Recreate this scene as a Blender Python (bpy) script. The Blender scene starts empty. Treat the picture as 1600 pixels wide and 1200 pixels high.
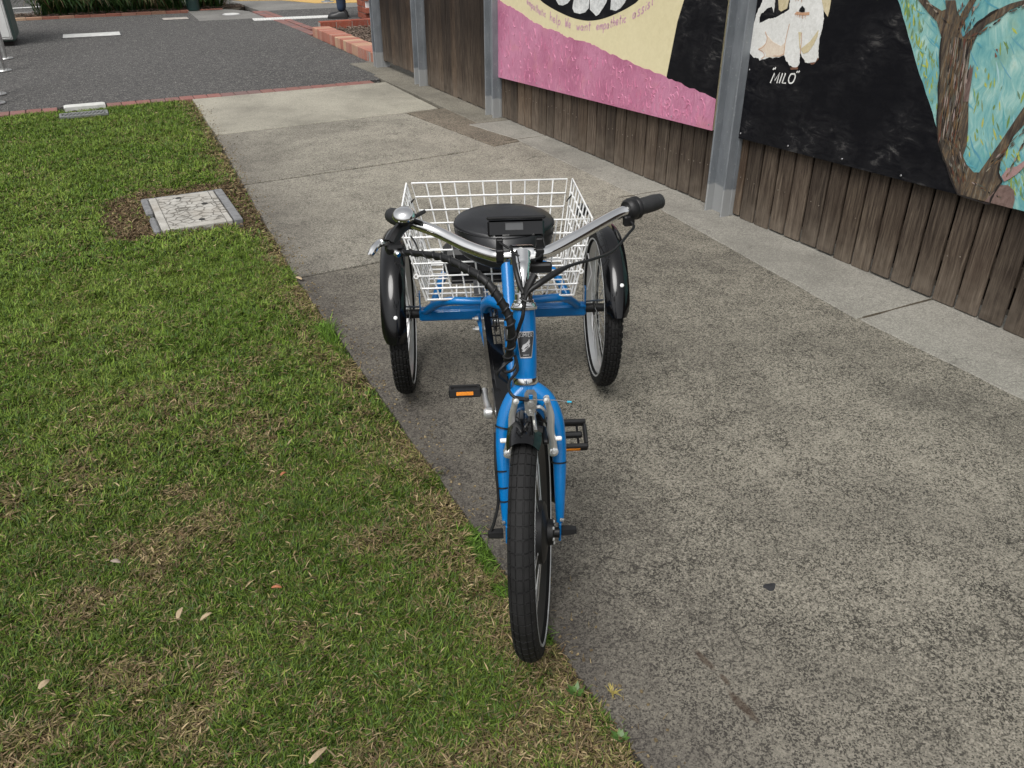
import bpy, math, random
import numpy as np
from mathutils import Vector, Matrix

R = math.radians
random.seed(7)
rng = np.random.default_rng(11)
SC = bpy.context.scene
COL = SC.collection

# ---------------------------------------------------------------- camera, sky, sun, exposure
cam_d = bpy.data.cameras.new('camera')
cam = bpy.data.objects.new('camera', cam_d)
COL.objects.link(cam)
cam.location = (0, 0, 1.5)
cam.rotation_euler = (R(90 - 30.2), 0, R(-26.9))
cam_d.sensor_width = 36.0
cam_d.lens = 36.0 * 1280 / 1600
cam_d.clip_start = 0.05
cam_d.clip_end = 400
SC.camera = cam

world = bpy.data.worlds.new('World')
SC.world = world
world.use_nodes = True
wn, wl = world.node_tree.nodes, world.node_tree.links
wn.clear()
sky_t = wn.new('ShaderNodeTexSky')
sky_t.sky_type = 'NISHITA'
sky_t.sun_disc = False
sky_t.sun_elevation = R(58)
sky_t.sun_rotation = R(230)
sky_t.air_density = 1.0
sky_t.dust_density = 4.0
sky_t.ozone_density = 1.0
hs = wn.new('ShaderNodeHueSaturation')            # an overcast sky: the same light, greyer
hs.inputs['Saturation'].default_value = 0.12
bg = wn.new('ShaderNodeBackground')
bg.inputs['Strength'].default_value = 0.125
wo = wn.new('ShaderNodeOutputWorld')
wl.new(sky_t.outputs[0], hs.inputs['Color'])
wl.new(hs.outputs[0], bg.inputs['Color'])
wl.new(bg.outputs[0], wo.inputs['Surface'])

sun_d = bpy.data.lights.new('sun', 'SUN')
sun = bpy.data.objects.new('sun', sun_d)
COL.objects.link(sun)
sun_d.energy = 1.6
sun_d.angle = R(32)
sun_d.color = (1.0, 0.975, 0.935)
_az, _el = R(230), R(58)
_sd = Vector((math.sin(_az) * math.cos(_el), math.cos(_az) * math.cos(_el), math.sin(_el)))
sun.rotation_euler = (-_sd).to_track_quat('-Z', 'Y').to_euler()

SC.view_settings.view_transform = 'Standard'
SC.view_settings.look = 'None'
SC.view_settings.gamma = 1
SC.view_settings.use_curve_mapping = False
SC.view_settings.exposure = 0.38

# ---------------------------------------------------------------- helpers
class MB:
    """collects shapes and links them as ONE mesh object"""
    def __init__(s):
        s.v, s.f = [], []
    def add(s, v, f):
        n = len(s.v)
        s.v += [tuple(p) for p in v]
        s.f += [tuple(i + n for i in q) for q in f]
        return s
    def box(s, c, d, M=None, b=0.0):
        x, y, z = d[0] / 2, d[1] / 2, d[2] / 2
        if b <= 0:
            v = [Vector((i * x, j * y, k * z)) for i in (-1, 1) for j in (-1, 1) for k in (-1, 1)]
            f = [(0, 1, 3, 2), (4, 6, 7, 5), (0, 4, 5, 1), (2, 3, 7, 6), (0, 2, 6, 4), (1, 5, 7, 3)]
        else:
            v, idx = [], {}
            for i in (-1, 1):
                for j in (-1, 1):
                    for k in (-1, 1):
                        for a in range(3):
                            p = [i * x, j * y, k * z]
                            for q in range(3):
                                if q != a:
                                    p[q] -= b * (1 if p[q] > 0 else -1)
                            idx[(i, j, k, a)] = len(v)
                            v.append(Vector(p))
            f = []
            for a in range(3):
                for sg in (-1, 1):
                    o = [q for q in range(3) if q != a]
                    ring = []
                    for (u, w) in ((-1, -1), (1, -1), (1, 1), (-1, 1)):
                        t = [0, 0, 0]
                        t[a] = sg; t[o[0]] = u; t[o[1]] = w
                        ring.append(idx[tuple(t) + (a,)])
                    f.append(tuple(ring) if (sg > 0) == (a != 1) else tuple(ring[::-1]))
            for a in range(3):
                o = [q for q in range(3) if q != a]
                for u in (-1, 1):
                    for w in (-1, 1):
                        t0, t1 = [0, 0, 0], [0, 0, 0]
                        t0[a] = -1; t1[a] = 1
                        t0[o[0]] = t1[o[0]] = u; t0[o[1]] = t1[o[1]] = w
                        q = [idx[tuple(t0) + (o[0],)], idx[tuple(t1) + (o[0],)], idx[tuple(t1) + (o[1],)], idx[tuple(t0) + (o[1],)]]
                        f.append(tuple(q) if (u * w > 0) == (a != 1) else tuple(q[::-1]))
            for i in (-1, 1):
                for j in (-1, 1):
                    for k in (-1, 1):
                        q = [idx[(i, j, k, a)] for a in range(3)]
                        f.append(tuple(q) if i * j * k > 0 else tuple(q[::-1]))
        if M is not None:
            v = [M @ p for p in v]
        c = Vector(c)
        return s.add([p + c for p in v], f)
    def tube(s, pts, r, seg=10, sm=0, cap=True, closed=False):
        P = [Vector(p) for p in pts]
        rs = list(r) if hasattr(r, '__len__') else [r] * len(P)
        if sm and len(P) > 2:
            P2, r2 = [], []
            n = len(P)
            for i in range(n - 1):
                p0, p1, p2, p3 = P[max(i - 1, 0)], P[i], P[i + 1], P[min(i + 2, n - 1)]
                for k in range(sm):
                    t = k / sm
                    P2.append(0.5 * (2 * p1 + (p2 - p0) * t + (2 * p0 - 5 * p1 + 4 * p2 - p3) * t * t + (3 * p1 - p0 - 3 * p2 + p3) * t ** 3))
                    r2.append(rs[i] + (rs[i + 1] - rs[i]) * t)
            P2.append(P[-1]); r2.append(rs[-1])
            P, rs = P2, r2
        n = len(P)
        T = []
        for i in range(n):
            if closed:
                a, b = P[(i - 1) % n], P[(i + 1) % n]
            else:
                a, b = P[max(i - 1, 0)], P[min(i + 1, n - 1)]
            T.append((b - a).normalized())
        u = T[0].orthogonal().normalized()
        v, f = [], []
        for i in range(n):
            u = (u - T[i] * u.dot(T[i]))
            u = u.normalized() if u.length > 1e-6 else T[i].orthogonal().normalized()
            w = T[i].cross(u)
            for k in range(seg):
                a = 2 * math.pi * k / seg
                v.append(P[i] + (u * math.cos(a) + w * math.sin(a)) * rs[i])
        for i in range(n if closed else n - 1):
            j = (i + 1) % n
            for k in range(seg):
                m = (k + 1) % seg
                f.append((i * seg + k, i * seg + m, j * seg + m, j * seg + k))
        if cap and not closed:
            f.append(tuple(range(seg))[::-1])
            f.append(tuple((n - 1) * seg + k for k in range(seg)))
        return s.add(v, f)
    def lathe(s, prof, org=(0, 0, 0), axis=(0, 0, 1), seg=24, closed=False, arc=None):
        ax = Vector(axis).normalized()
        u = ax.orthogonal().normalized()
        w = ax.cross(u)
        org = Vector(org)
        v, f = [], []
        n = len(prof)
        a0, a1 = arc if arc else (0, 2 * math.pi)
        m = seg + 1 if arc else seg
        for k in range(m):
            a = a0 + (a1 - a0) * k / seg
            d = u * math.cos(a) + w * math.sin(a)
            for (r, h) in prof:
                v.append(org + d * r + ax * h)
        for k in range(seg):
            k2 = (k + 1) % m
            for i in range(n if closed else n - 1):
                j = (i + 1) % n
                f.append((k * n + i, k2 * n + i, k2 * n + j, k * n + j))
        return s.add(v, f)
    def prism(s, poly, off):
        P = [Vector(p) for p in poly]
        off = Vector(off)
        n = len(P)
        v = P + [p + off for p in P]
        f = [tuple(range(n))[::-1], tuple(range(n, 2 * n))]
        for i in range(n):
            j = (i + 1) % n
            f.append((i, j, n + j, n + i))
        return s.add(v, f)
    def build(s, name, m=None, parent=None, smooth=35, loc=None):
        me = bpy.data.meshes.new(name)
        me.from_pydata(s.v, [], s.f)
        me.update()
        if smooth:
            me.shade_smooth()
            me.set_sharp_from_angle(angle=R(smooth))
        if m is not None:
            me.materials.append(m)
        return link(name, me, parent, loc)

def link(name, data, parent=None, loc=None):
    o = bpy.data.objects.new(name, data)
    COL.objects.link(o)
    if parent is not None:
        o.parent = parent
    if loc is not None:
        o.location = loc
    return o

def tag(o, label=None, cat=None, group=None, kind=None):
    if label: o['label'] = label
    if cat: o['category'] = cat
    if group: o['group'] = group
    if kind: o['kind'] = kind
    return o

def empty(name, loc=(0, 0, 0), rz=0.0, parent=None):
    o = bpy.data.objects.new(name, None)
    COL.objects.link(o)
    o.empty_display_size = 0.1
    o.location = loc
    o.rotation_euler = (0, 0, rz)
    if parent is not None:
        o.parent = parent
    return o

def copy_tree(o, parent=None):
    c = o.copy()
    COL.objects.link(c)
    c.parent = parent
    for ch in list(o.children):
        copy_tree(ch, c)
    return c

# ---------------------------------------------------------------- material helpers
class NT:
    def __init__(s, name):
        s.m = bpy.data.materials.new(name)
        s.m.use_nodes = True
        s.n = s.m.node_tree.nodes
        s.l = s.m.node_tree.links
        s.b = s.n['Principled BSDF']
        s.pos = None
    def coord(s, kind='pos', scale=(1, 1, 1), rot=(0, 0, 0)):
        if kind == 'pos':
            src = s.n.new('ShaderNodeNewGeometry').outputs['Position']
        else:
            src = s.n.new('ShaderNodeTexCoord').outputs['Object']
        mp = s.n.new('ShaderNodeMapping')
        mp.inputs['Scale'].default_value = scale
        mp.inputs['Rotation'].default_value = rot
        s.l.new(src, mp.inputs['Vector'])
        return mp.outputs[0]
    def noise(s, co, scale, detail=3, rough=0.55, dist=0.0):
        t = s.n.new('ShaderNodeTexNoise')
        t.inputs['Scale'].default_value = scale
        t.inputs['Detail'].default_value = detail
        t.inputs['Roughness'].default_value = rough
        t.inputs['Distortion'].default_value = dist
        s.l.new(co, t.inputs['Vector'])
        return t.outputs['Fac']
    def voro(s, co, scale, feature='F1', out='Distance'):
        t = s.n.new('ShaderNodeTexVoronoi')
        t.feature = feature
        t.inputs['Scale'].default_value = scale
        s.l.new(co, t.inputs['Vector'])
        return t.outputs[out]
    def ramp(s, fac, stops):
        t = s.n.new('ShaderNodeValToRGB')
        e = t.color_ramp.elements
        while len(e) > 1:
            e.remove(e[-1])
        for i, (p, c) in enumerate(stops):
            el = e[0] if i == 0 else e.new(p)
            el.position = p
            if not hasattr(c, '__len__'):
                c = (c, c, c)
            el.color = (c[0], c[1], c[2], 1)
        s.l.new(fac, t.inputs['Fac'])
        return t.outputs['Color']
    def mix(s, fac, a, b, mode='MIX'):
        t = s.n.new('ShaderNodeMix')
        t.data_type = 'RGBA'
        t.blend_type = mode
        for k, (sock, val) in enumerate(((t.inputs[0], fac), (t.inputs[6], a), (t.inputs[7], b))):
            if hasattr(val, 'is_linked'):
                s.l.new(val, sock)
            elif hasattr(val, '__len__'):
                sock.default_value = (val[0], val[1], val[2], 1)
            else:
                sock.default_value = val if k == 0 else (val, val, val, 1)
        return t.outputs[2]
    def math(s, op, a, b=0.0, clamp=False):
        t = s.n.new('ShaderNodeMath')
        t.operation = op
        t.use_clamp = clamp
        for sock, val in ((t.inputs[0], a), (t.inputs[1], b)):
            if hasattr(val, 'is_linked'):
                s.l.new(val, sock)
            else:
                sock.default_value = val
        return t.outputs[0]
    def bump(s, h, strength=0.5, dist=0.002):
        t = s.n.new('ShaderNodeBump')
        t.inputs['Strength'].default_value = strength
        t.inputs['Distance'].default_value = dist
        s.l.new(h, t.inputs['Height'])
        s.l.new(t.outputs[0], s.b.inputs['Normal'])
    def set(s, **k):
        names = dict(col='Base Color', rough='Roughness', metal='Metallic', spec='Specular IOR Level', coat='Coat Weight', coatr='Coat Roughness', trans='Transmission Weight')
        for a, val in k.items():
            sock = s.b.inputs[names[a]]
            if hasattr(val, 'is_linked'):
                s.l.new(val, sock)
            elif hasattr(val, '__len__'):
                sock.default_value = (val[0], val[1], val[2], 1)
            else:
                sock.default_value = val
        return s

def simple(name, col, rough=0.5, metal=0.0, coat=0.0, var=0.12, vscale=25, bump=0.0, bscale=200, spec=0.5, rvar=0.1):
    t = NT(name)
    co = t.coord('obj')
    n = t.noise(co, vscale, 4)
    a = tuple(c * (1 - var) for c in col)
    b = tuple(min(1, c * (1 + var)) for c in col)
    t.set(col=t.ramp(n, [(0.3, a), (0.7, b)]), metal=metal, coat=coat, spec=spec, coatr=0.05)
    t.set(rough=t.ramp(n, [(0.3, max(0, rough - rvar * rough)), (0.7, min(1, rough + rvar * rough))]))
    if bump > 0:
        t.bump(t.noise(co, bscale, 3), bump, 0.001)
    return t.m

def vnoise(x, y, scale, seed=0, octs=3):
    """value noise on arrays"""
    x = np.asarray(x, float) * scale; y = np.asarray(y, float) * scale
    out = np.zeros_like(x); amp, tot = 1.0, 0.0
    for o in range(octs):
        g = np.random.default_rng(seed + o * 17).random((64, 64))
        xi = np.floor(x).astype(int); yi = np.floor(y).astype(int)
        fx = x - xi; fy = y - yi
        fx = fx * fx * (3 - 2 * fx); fy = fy * fy * (3 - 2 * fy)
        a = g[xi % 64, yi % 64]; b = g[(xi + 1) % 64, yi % 64]
        c = g[xi % 64, (yi + 1) % 64]; d = g[(xi + 1) % 64, (yi + 1) % 64]
        out += amp * ((a * (1 - fx) + b * fx) * (1 - fy) + (c * (1 - fx) + d * fx) * fy)
        tot += amp; amp *= 0.5; x = x * 2.03; y = y * 2.03
    return out / tot

def sstep(a, b, x):
    t = np.clip((x - a) / (b - a), 0, 1)
    return t * t * (3 - 2 * t)
# ---------------------------------------------------------------- materials of the setting
def concrete(name, light, dark, speck=1.0, edge=False, scale=1.0):
    t = NT(name)
    co = t.coord('pos')
    big = t.noise(co, 1.1, 5, 0.6)
    mid = t.noise(co, 7, 5, 0.65)
    fine = t.noise(co, 150 * scale, 4, 0.8)
    fine2 = t.noise(co, 420 * scale, 2, 0.6)
    base = t.ramp(big, [(0.34, tuple(c * 0.76 for c in light)), (0.50, tuple(c * .95 for c in light)), (0.66, tuple(c * 1.12 for c in light))])
    base = t.mix(t.ramp(mid, [(0.35, 0.0), (0.75, 0.35)]), base, tuple(c * 0.62 for c in light))
    # exposed aggregate: every little stone has its own shade
    def stones(sc):
        v = t.voro(co, sc * scale, 'F1', 'Color')
        sp_ = t.n.new('ShaderNodeSeparateColor'); t.l.new(v, sp_.inputs[0])
        return sp_.outputs[0]
    s1, s2 = stones(300), stones(150)
    mixs = t.math('ADD', t.math('ADD', t.math('MULTIPLY', s1, 0.50), t.math('MULTIPLY', s2, 0.30)), t.math('MULTIPLY', t.math('SUBTRACT', fine, 0.3), 0.5))
    mixs = t.math('ADD', mixs, t.math('MULTIPLY', t.math('SUBTRACT', mid, 0.5), 0.45))
    sp = t.ramp(mixs, [(0.33, 1.0), (0.48, 0.0)])
    # wear changes how much of the dark aggregate shows
    amt = t.math('MULTIPLY', sp, t.math('ADD', t.math('MULTIPLY', t.ramp(mid, [(0.3, 1.0), (0.7, 0.45)]), 0.55 * speck), 0.45 * speck), True)
    c = t.mix(amt, base, dark)
    c = t.mix(t.ramp(mixs, [(0.60, 0.0), (0.80, 0.75 * speck)]), c, tuple(min(1, k * 1.6) for k in light))
    # thin wandering hairline cracks
    wv = t.n.new('ShaderNodeVectorMath'); wv.operation = 'MULTIPLY_ADD'
    nz = t.n.new('ShaderNodeTexNoise'); nz.inputs['Scale'].default_value = 9; nz.inputs['Detail'].default_value = 5
    t.l.new(co, nz.inputs['Vector'])
    t.l.new(nz.outputs['Color'], wv.inputs[0]); wv.inputs[1].default_value = (0.22, 0.22, 0.22); t.l.new(co, wv.inputs[2])
    cr = t.voro(wv.outputs[0], 7.5, 'DISTANCE_TO_EDGE')
    ck = t.math('MULTIPLY', t.ramp(cr, [(0.0, 1.0), (0.022, 0.0)]), t.ramp(t.noise(co, 3.3, 4), [(0.46, 0.0), (0.58, 0.85 * speck)]))
    c = t.mix(ck, c, tuple(k * 0.6 for k in dark))
    # leaf tannin blotches
    bl = t.ramp(t.noise(co, 1.9, 6, 0.62, 0.6), [(0.46, 0.0), (0.68, 0.48)])
    c = t.mix(bl, c, t.mix(0.6, c, (0.050, 0.045, 0.039)))
    if edge:   # soil and damp washed from the lawn on to the first hand's breadth of the path
        sx = t.n.new('ShaderNodeSeparateXYZ'); t.l.new(co, sx.inputs[0])
        wob = t.math('MULTIPLY', t.math('SUBTRACT', t.noise(co, 6, 5, 0.65), 0.5), 0.42)
        d = t.math('ADD', t.math('SUBTRACT', sx.outputs['X'], 0.72), wob)
        e = t.ramp(d, [(0.0, 0.85), (0.10, 0.60), (0.30, 0.28), (0.62, 0.0)])
        c = t.mix(e, c, t.mix(0.72, c, (0.040, 0.034, 0.032)))
        # brown drips left by a drink
        for (x, y, ax, ay, rot) in ((0.985, 0.83, 0.012, 0.055, 0), (0.995, 0.905, 0.008, 0.02, 0), (0.99, 0.97, 0.01, 0.04, 0)):
            dx = t.math('DIVIDE', t.math('ADD', t.math('SUBTRACT', sx.outputs['X'], x), t.math('MULTIPLY', wob, 0.06)), ax)
            dy = t.math('DIVIDE', t.math('SUBTRACT', sx.outputs['Y'], y), ay)
            rr = t.math('ADD', t.math('MULTIPLY', dx, dx), t.math('MULTIPLY', dy, dy))
            c = t.mix(t.ramp(rr, [(0.3, 0.7), (1.0, 0.0)]), c, (0.045, 0.028, 0.018))
    t.set(col=c, rough=0.85, spec=0.3)
    hgt = t.math('ADD', t.math('MULTIPLY', fine, 0.6), t.math('MULTIPLY', mid, 0.6))
    hgt = t.math('SUBTRACT', hgt, t.math('MULTIPLY', ck, 0.8))
    t.bump(hgt, 0.35, 0.002)
    return t.m

def asphalt(name):
    t = NT(name)
    co = t.coord('pos')
    st = t.voro(co, 135, 'F1', 'Color')
    d = t.voro(co, 135, 'F1', 'Distance')
    sep = t.n.new('ShaderNodeSeparateColor'); t.l.new(st, sep.inputs[0])
    c = t.ramp(sep.outputs[0], [(0.0, (0.028, 0.0275, 0.027)), (0.6, (0.070, 0.0675, 0.065)), (0.86, (0.14, 0.134, 0.125)), (1.0, (0.36, 0.345, 0.32))])
    big = t.noise(co, 0.7, 5, 0.6)
    c = t.mix(t.ramp(big, [(0.35, 0.0), (0.7, 0.6)]), c, t.mix(0.4, c, (0.13, 0.125, 0.12)))
    c = t.mix(t.ramp(t.noise(co, 14, 5), [(0.4, 0.35), (0.62, 0.0)]), c, (0.03, 0.03, 0.032))
    t.set(col=c, rough=0.9, spec=0.3)
    t.bump(d, 0.6, 0.004)
    return t.m

def brickmat(name, cols, mort=0.25):
    t = NT(name)
    oi = t.n.new('ShaderNodeObjectInfo')
    c = t.ramp(oi.outputs['Random'], [(i / max(1, len(cols) - 1), k) for i, k in enumerate(cols)])
    co = t.coord('pos')
    c = t.mix(t.ramp(t.noise(co, 30, 5, 0.7), [(0.4, 0.0), (0.72, 0.45)]), c, t.mix(0.6, c, (0.30, 0.25, 0.21)))
    c = t.mix(t.ramp(t.noise(co, 160, 3), [(0.35, 0.5), (0.5, 0.0)]), c, t.mix(0.7, c, (0.06, 0.04, 0.035)))
    t.set(col=c, rough=0.88, spec=0.25)
    t.bump(t.noise(co, 220, 4), 0.5, 0.002)
    return t.m

def wood(name):
    t = NT(name)
    oi = t.n.new('ShaderNodeObjectInfo')
    off = t.n.new('ShaderNodeVectorMath'); off.operation = 'MULTIPLY_ADD'
    g = t.n.new('ShaderNodeNewGeometry')
    cb = t.n.new('ShaderNodeCombineXYZ')
    for i, k in enumerate((7.3, 3.1, 11.7)):
        t.l.new(t.math('MULTIPLY', oi.outputs['Random'], k), cb.inputs[i])
    off.inputs[1].default_value = (1, 1, 1)
    t.l.new(g.outputs['Position'], off.inputs[0]); t.l.new(cb.outputs[0], off.inputs[2])
    mp = t.n.new('ShaderNodeMapping'); mp.inputs['Scale'].default_value = (9, 9, 0.55)
    t.l.new(off.outputs[0], mp.inputs[0])
    grain = t.noise(mp.outputs[0], 10, 7, 0.72, 0.4)
    mp2 = t.n.new('ShaderNodeMapping'); mp2.inputs['Scale'].default_value = (1, 1, 0.22)
    t.l.new(off.outputs[0], mp2.inputs[0])
    blot = t.noise(mp2.outputs[0], 9, 5, 0.65)
    c = t.ramp(grain, [(0.30, (0.016, 0.0115, 0.009)), (0.43, (0.050, 0.0395, 0.032)), (0.55, (0.100, 0.083, 0.068)), (0.72, (0.190, 0.164, 0.136))])
    c = t.mix(t.ramp(blot, [(0.36, 0.85), (0.62, 0.0)]), c, t.mix(0.72, c, (0.030, 0.021, 0.016)))
    c = t.mix(t.ramp(blot, [(0.60, 0.0), (0.78, 0.6)]), c, (0.17, 0.145, 0.115))
    tint = t.ramp(oi.outputs['Random'], [(0, (0.62, 0.60, 0.58)), (0.22, (1.1, 1.06, 1.0)), (0.42, (0.78, 0.76, 0.74)), (0.62, (1.35, 1.31, 1.25)), (0.82, (0.9, 0.86, 0.8)), (1.0, (1.6, 1.45, 1.28))])
    c = t.mix(1.0, c, tint, 'MULTIPLY')
    sx = t.n.new('ShaderNodeSeparateXYZ'); t.l.new(g.outputs['Position'], sx.inputs[0])
    # dust splashed up from the paving
    low = t.math('MULTIPLY', t.ramp(sx.outputs['Z'], [(0.0, 0.55), (0.22, 0.0)]), t.ramp(t.noise(off.outputs[0], 14, 4), [(0.35, 0.3), (0.65, 1.0)]))
    c = t.mix(low, c, (0.19, 0.165, 0.135))
    # the sheltered upper part keeps its dark oil; the foot is bleached and splashed
    c = t.mix(1.0, c, t.ramp(t.math('ADD', sx.outputs['Z'], t.math('MULTIPLY', t.math('SUBTRACT', blot, 0.5), 0.5)), [(0.10, (1.08, 1.04, 1.0)), (0.34, (0.86, 0.82, 0.78)), (0.62, (0.42, 0.38, 0.36))]), 'MULTIPLY')
    t.set(col=c, rough=0.8, spec=0.25)
    t.bump(grain, 0.6, 0.003)
    return t.m

def attr_mat(name, rough=0.6, spec=0.25, transl=0.0, bump=0.0, bscale=60):
    t = NT(name)
    a = t.n.new('ShaderNodeAttribute'); a.attribute_name = 'tint'
    t.set(col=a.outputs['Color'], rough=rough, spec=spec)
    if transl > 0:
        tr = t.n.new('ShaderNodeBsdfTranslucent'); t.l.new(a.outputs['Color'], tr.inputs['Color'])
        mx = t.n.new('ShaderNodeMixShader'); mx.inputs[0].default_value = transl
        out = t.n['Material Output']
        t.l.new(t.b.outputs[0], mx.inputs[1]); t.l.new(tr.outputs[0], mx.inputs[2]); t.l.new(mx.outputs[0], out.inputs['Surface'])
    if bump > 0:
        t.bump(t.noise(t.coord('pos'), bscale, 4), bump, 0.002)
    return t.m

M = {}
M['path'] = concrete('path concrete', (0.204, 0.187, 0.152), (0.026, 0.0235, 0.019), 1.0, True)
M['path_far'] = concrete('older path concrete', (0.285, 0.266, 0.220), (0.060, 0.055, 0.045), 0.9, True)
M['patch'] = concrete('gravelly patch', (0.175, 0.150, 0.115), (0.05, 0.04, 0.03), 1.1, False, 0.8)
M['pale'] = concrete('pale concrete', (0.34, 0.32, 0.262), (0.16, 0.15, 0.125), 0.55, False)
M['strip'] = concrete('kerb strip concrete', (0.262, 0.250, 0.218), (0.115, 0.108, 0.094), 0.6, False)
M['old_strip'] = concrete('old kerb strip concrete', (0.20, 0.185, 0.15), (0.075, 0.068, 0.055), 0.8, False)
M['grey'] = concrete('grey concrete', (0.20, 0.195, 0.182), (0.10, 0.095, 0.088), 0.6, False)
M['asphalt'] = asphalt('asphalt')
M['paver'] = brickmat('red paver', [(0.20, 0.085, 0.075), (0.27, 0.115, 0.10), (0.17, 0.10, 0.098), (0.24, 0.105, 0.085), (0.15, 0.11, 0.11)])
M['edge_brick'] = brickmat('salmon brick', [(0.36, 0.13, 0.09), (0.40, 0.20, 0.15), (0.33, 0.115, 0.08), (0.47, 0.32, 0.21), (0.38, 0.15, 0.11)])
M['red_brick'] = brickmat('red brick', [(0.25, 0.055, 0.030), (0.31, 0.085, 0.05), (0.22, 0.05, 0.03)])
M['wood'] = wood('weathered hardwood')
M['galv'] = simple('galvanised steel', (0.25, 0.268, 0.285), 0.5, 0.35, var=0.22, vscale=7, bump=0.15)
M['galv_base'] = simple('galvanised base', (0.40, 0.41, 0.41), 0.55, 0.25, var=0.15, vscale=12)
M['soil'] = simple('dark soil', (0.052, 0.040, 0.025), 0.95, var=0.5, vscale=40, bump=0.6, bscale=90)
M['dark'] = simple('dark backing', (0.010, 0.007, 0.006), 0.9, var=0.2)

# ---------------------------------------------------------------- ground
def sheet(name, poly, z, m, parent=None, kind='structure', th=None):
    mb = MB()
    if th:
        mb.prism([(x, y, z - th) for x, y in poly], (0, 0, th))
    else:
        mb.add([(x, y, z) for x, y in poly], [tuple(range(len(poly)))])
    o = mb.build(name, m, parent)
    if parent is None:
        tag(o, kind=kind)
    return o

sheet('ground', [(-120, -120), (120, -120), (120, 120), (-120, 120)], -0.12, M['soil'])
# a concrete footpath of separate slabs: the joints are real gaps
path = tag(empty('footpath'), kind='structure')
sheet('joint_bed', [(0.75, -6), (3.3, -6), (3.3, 8.6), (2.75, 8.18), (0.93, 8.16), (0.8, 5.3)], -0.022, M['soil'], path)
G = 0.004
def slab(poly, m, z=0.0, th=0.1, name='slab'):
    o = MB()
    ragged = []
    for i in range(len(poly)):             # the arrises are worn: every edge wavers a little
        a, c = Vector(poly[i]), Vector(poly[(i + 1) % len(poly)])
        k = max(1, int((c - a).length / 0.09))
        nn = Vector((-(c - a).y, (c - a).x)).normalized()
        for j in range(k):
            q = a.lerp(c, j / k)
            if j: q += nn * random.uniform(-.0022, .0035)
            ragged.append((q.x, q.y))
    poly = ragged
    n = len(poly)
    b = 0.004
    inner = []
    for i in range(n):
        p0, p1, p2 = Vector(poly[i - 1]), Vector(poly[i]), Vector(poly[(i + 1) % n])
        d1 = (p1 - p0).normalized(); d2 = (p2 - p1).normalized()
        n1 = Vector((-d1.y, d1.x)); n2 = Vector((-d2.y, d2.x))
        bis = (n1 + n2)
        bis = bis / max(0.3, bis.length_squared / 2)
        inner.append(p1 + bis * b)
    v = [(p[0], p[1], z - th) for p in poly] + [(p[0], p[1], z - b) for p in poly] + [(p.x, p.y, z) for p in inner]
    f = [tuple(range(2 * n, 3 * n))]
    for i in range(n):
        j = (i + 1) % n
        f += [(i, j, n + j, n + i), (n + i, n + j, 2 * n + j, 2 * n + i)]
    o.add(v, f)
    return o.build(name, m, path, smooth=0)
PXL = 0.712
slab([(PXL, -6.0), (2.95, -6.0), (2.95, 3.725), (PXL, 3.625)], M['path'])
slab([(PXL, 3.645), (2.95, 3.745), (2.95, 5.48), (2.3, 5.355), (1.5, 5.295), (0.79, 5.255)], M['path_far'])
slab([(0.79, 5.281), (1.5, 5.32), (2.3, 5.38), (2.6, 5.42), (2.42, 6.76), (0.86, 6.67)], M['path_far'])
slab([(0.86, 6.69), (2.42, 6.78), (2.74, 6.82), (2.745, 8.185), (0.905, 8.175)], M['pale'])
slab([(2.605, 5.425), (2.95, 5.50), (2.95, 6.80), (2.44, 6.76)], M['patch'])
for (y0, y1, m) in ((-6.0, 2.118, 'strip'), (2.128, 3.98, 'strip'), (3.985, 5.52, 'strip'), (5.53, 6.12, 'strip'), (6.13, 8.6, 'old_strip'), (8.61, 9.4, 'old_strip')):
    xl = lambda y: 2.705 if y < 2 else (2.725 if y < 3.9 else (2.84 if y < 5.6 else (2.73 if y < 5.7 else 2.80)))
    x0, x1 = xl(y0), xl(y1)
    if y0 < 0: x0, x1 = 2.765, 2.715
    elif y0 < 3: x0, x1 = 2.706, 2.85
    elif y0 < 5: x0, x1 = 2.85, 2.84
    elif y0 < 6: x0, x1 = 2.84, 2.72
    else: x0, x1 = 2.80, 2.76
    slab([(x0, y0), (3.30, y0), (3.30, y1), (x1, y1)], M[m], z=0.0035)
for (a, b) in ((2.116, 2.130), (3.978, 3.988), (5.518, 5.532), (6.118, 6.132)):
    sheet('joint_dirt', [(2.74, a), (3.16, a), (3.16, b), (2.74, b)], 0.0012, M['soil'], path)
# asphalt forecourt and the paving beyond it
sheet('asphalt_pavement', [(-14, 8.35), (2.745, 8.36), (2.80, 8.66), (2.98, 9.2), (2.985, 11.8), (2.99, 13.0), (2.90, 14.3), (1.90, 14.32), (1.94, 15.55), (-14, 15.78)], -0.004, M['asphalt'], th=0.06)
sheet('far_asphalt', [(3.25, 12.6), (12, 12.2), (12, 15.0), (2.94, 15.3), (3.05, 14.3)], -0.004, M['asphalt'], th=0.06)
sheet('concrete_apron', [(1.905, 14.325), (2.90, 14.305), (2.86, 15.4), (2.6, 15.9), (1.945, 15.9)], -0.006, M['grey'], th=0.06)
sheet('far_footpath', [(3.04, 15.32), (12, 15.02), (12, 15.75), (5.3, 15.78), (4.2, 16.15), (3.78, 16.95), (2.9, 17.3)], -0.006, M['grey'], th=0.06)
sheet('road', [(-40, 16.9), (2.4, 16.9), (2.9, 17.35), (40, 17.3), (40, 70), (-40, 70)], -0.10, M['asphalt'])
road_line = simple('road paint', (0.62, 0.62, 0.60), 0.7, var=0.2)
sheet('road_line', [(-1.6, 17.35), (0.5, 17.75), (0.5, 17.98), (-1.6, 17.58)], -0.094, road_line)
sheet('road_line', [(-1.6, 18.5), (0.9, 18.95), (0.9, 19.1), (-1.6, 18.65)], -0.094, road_line)
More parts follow.
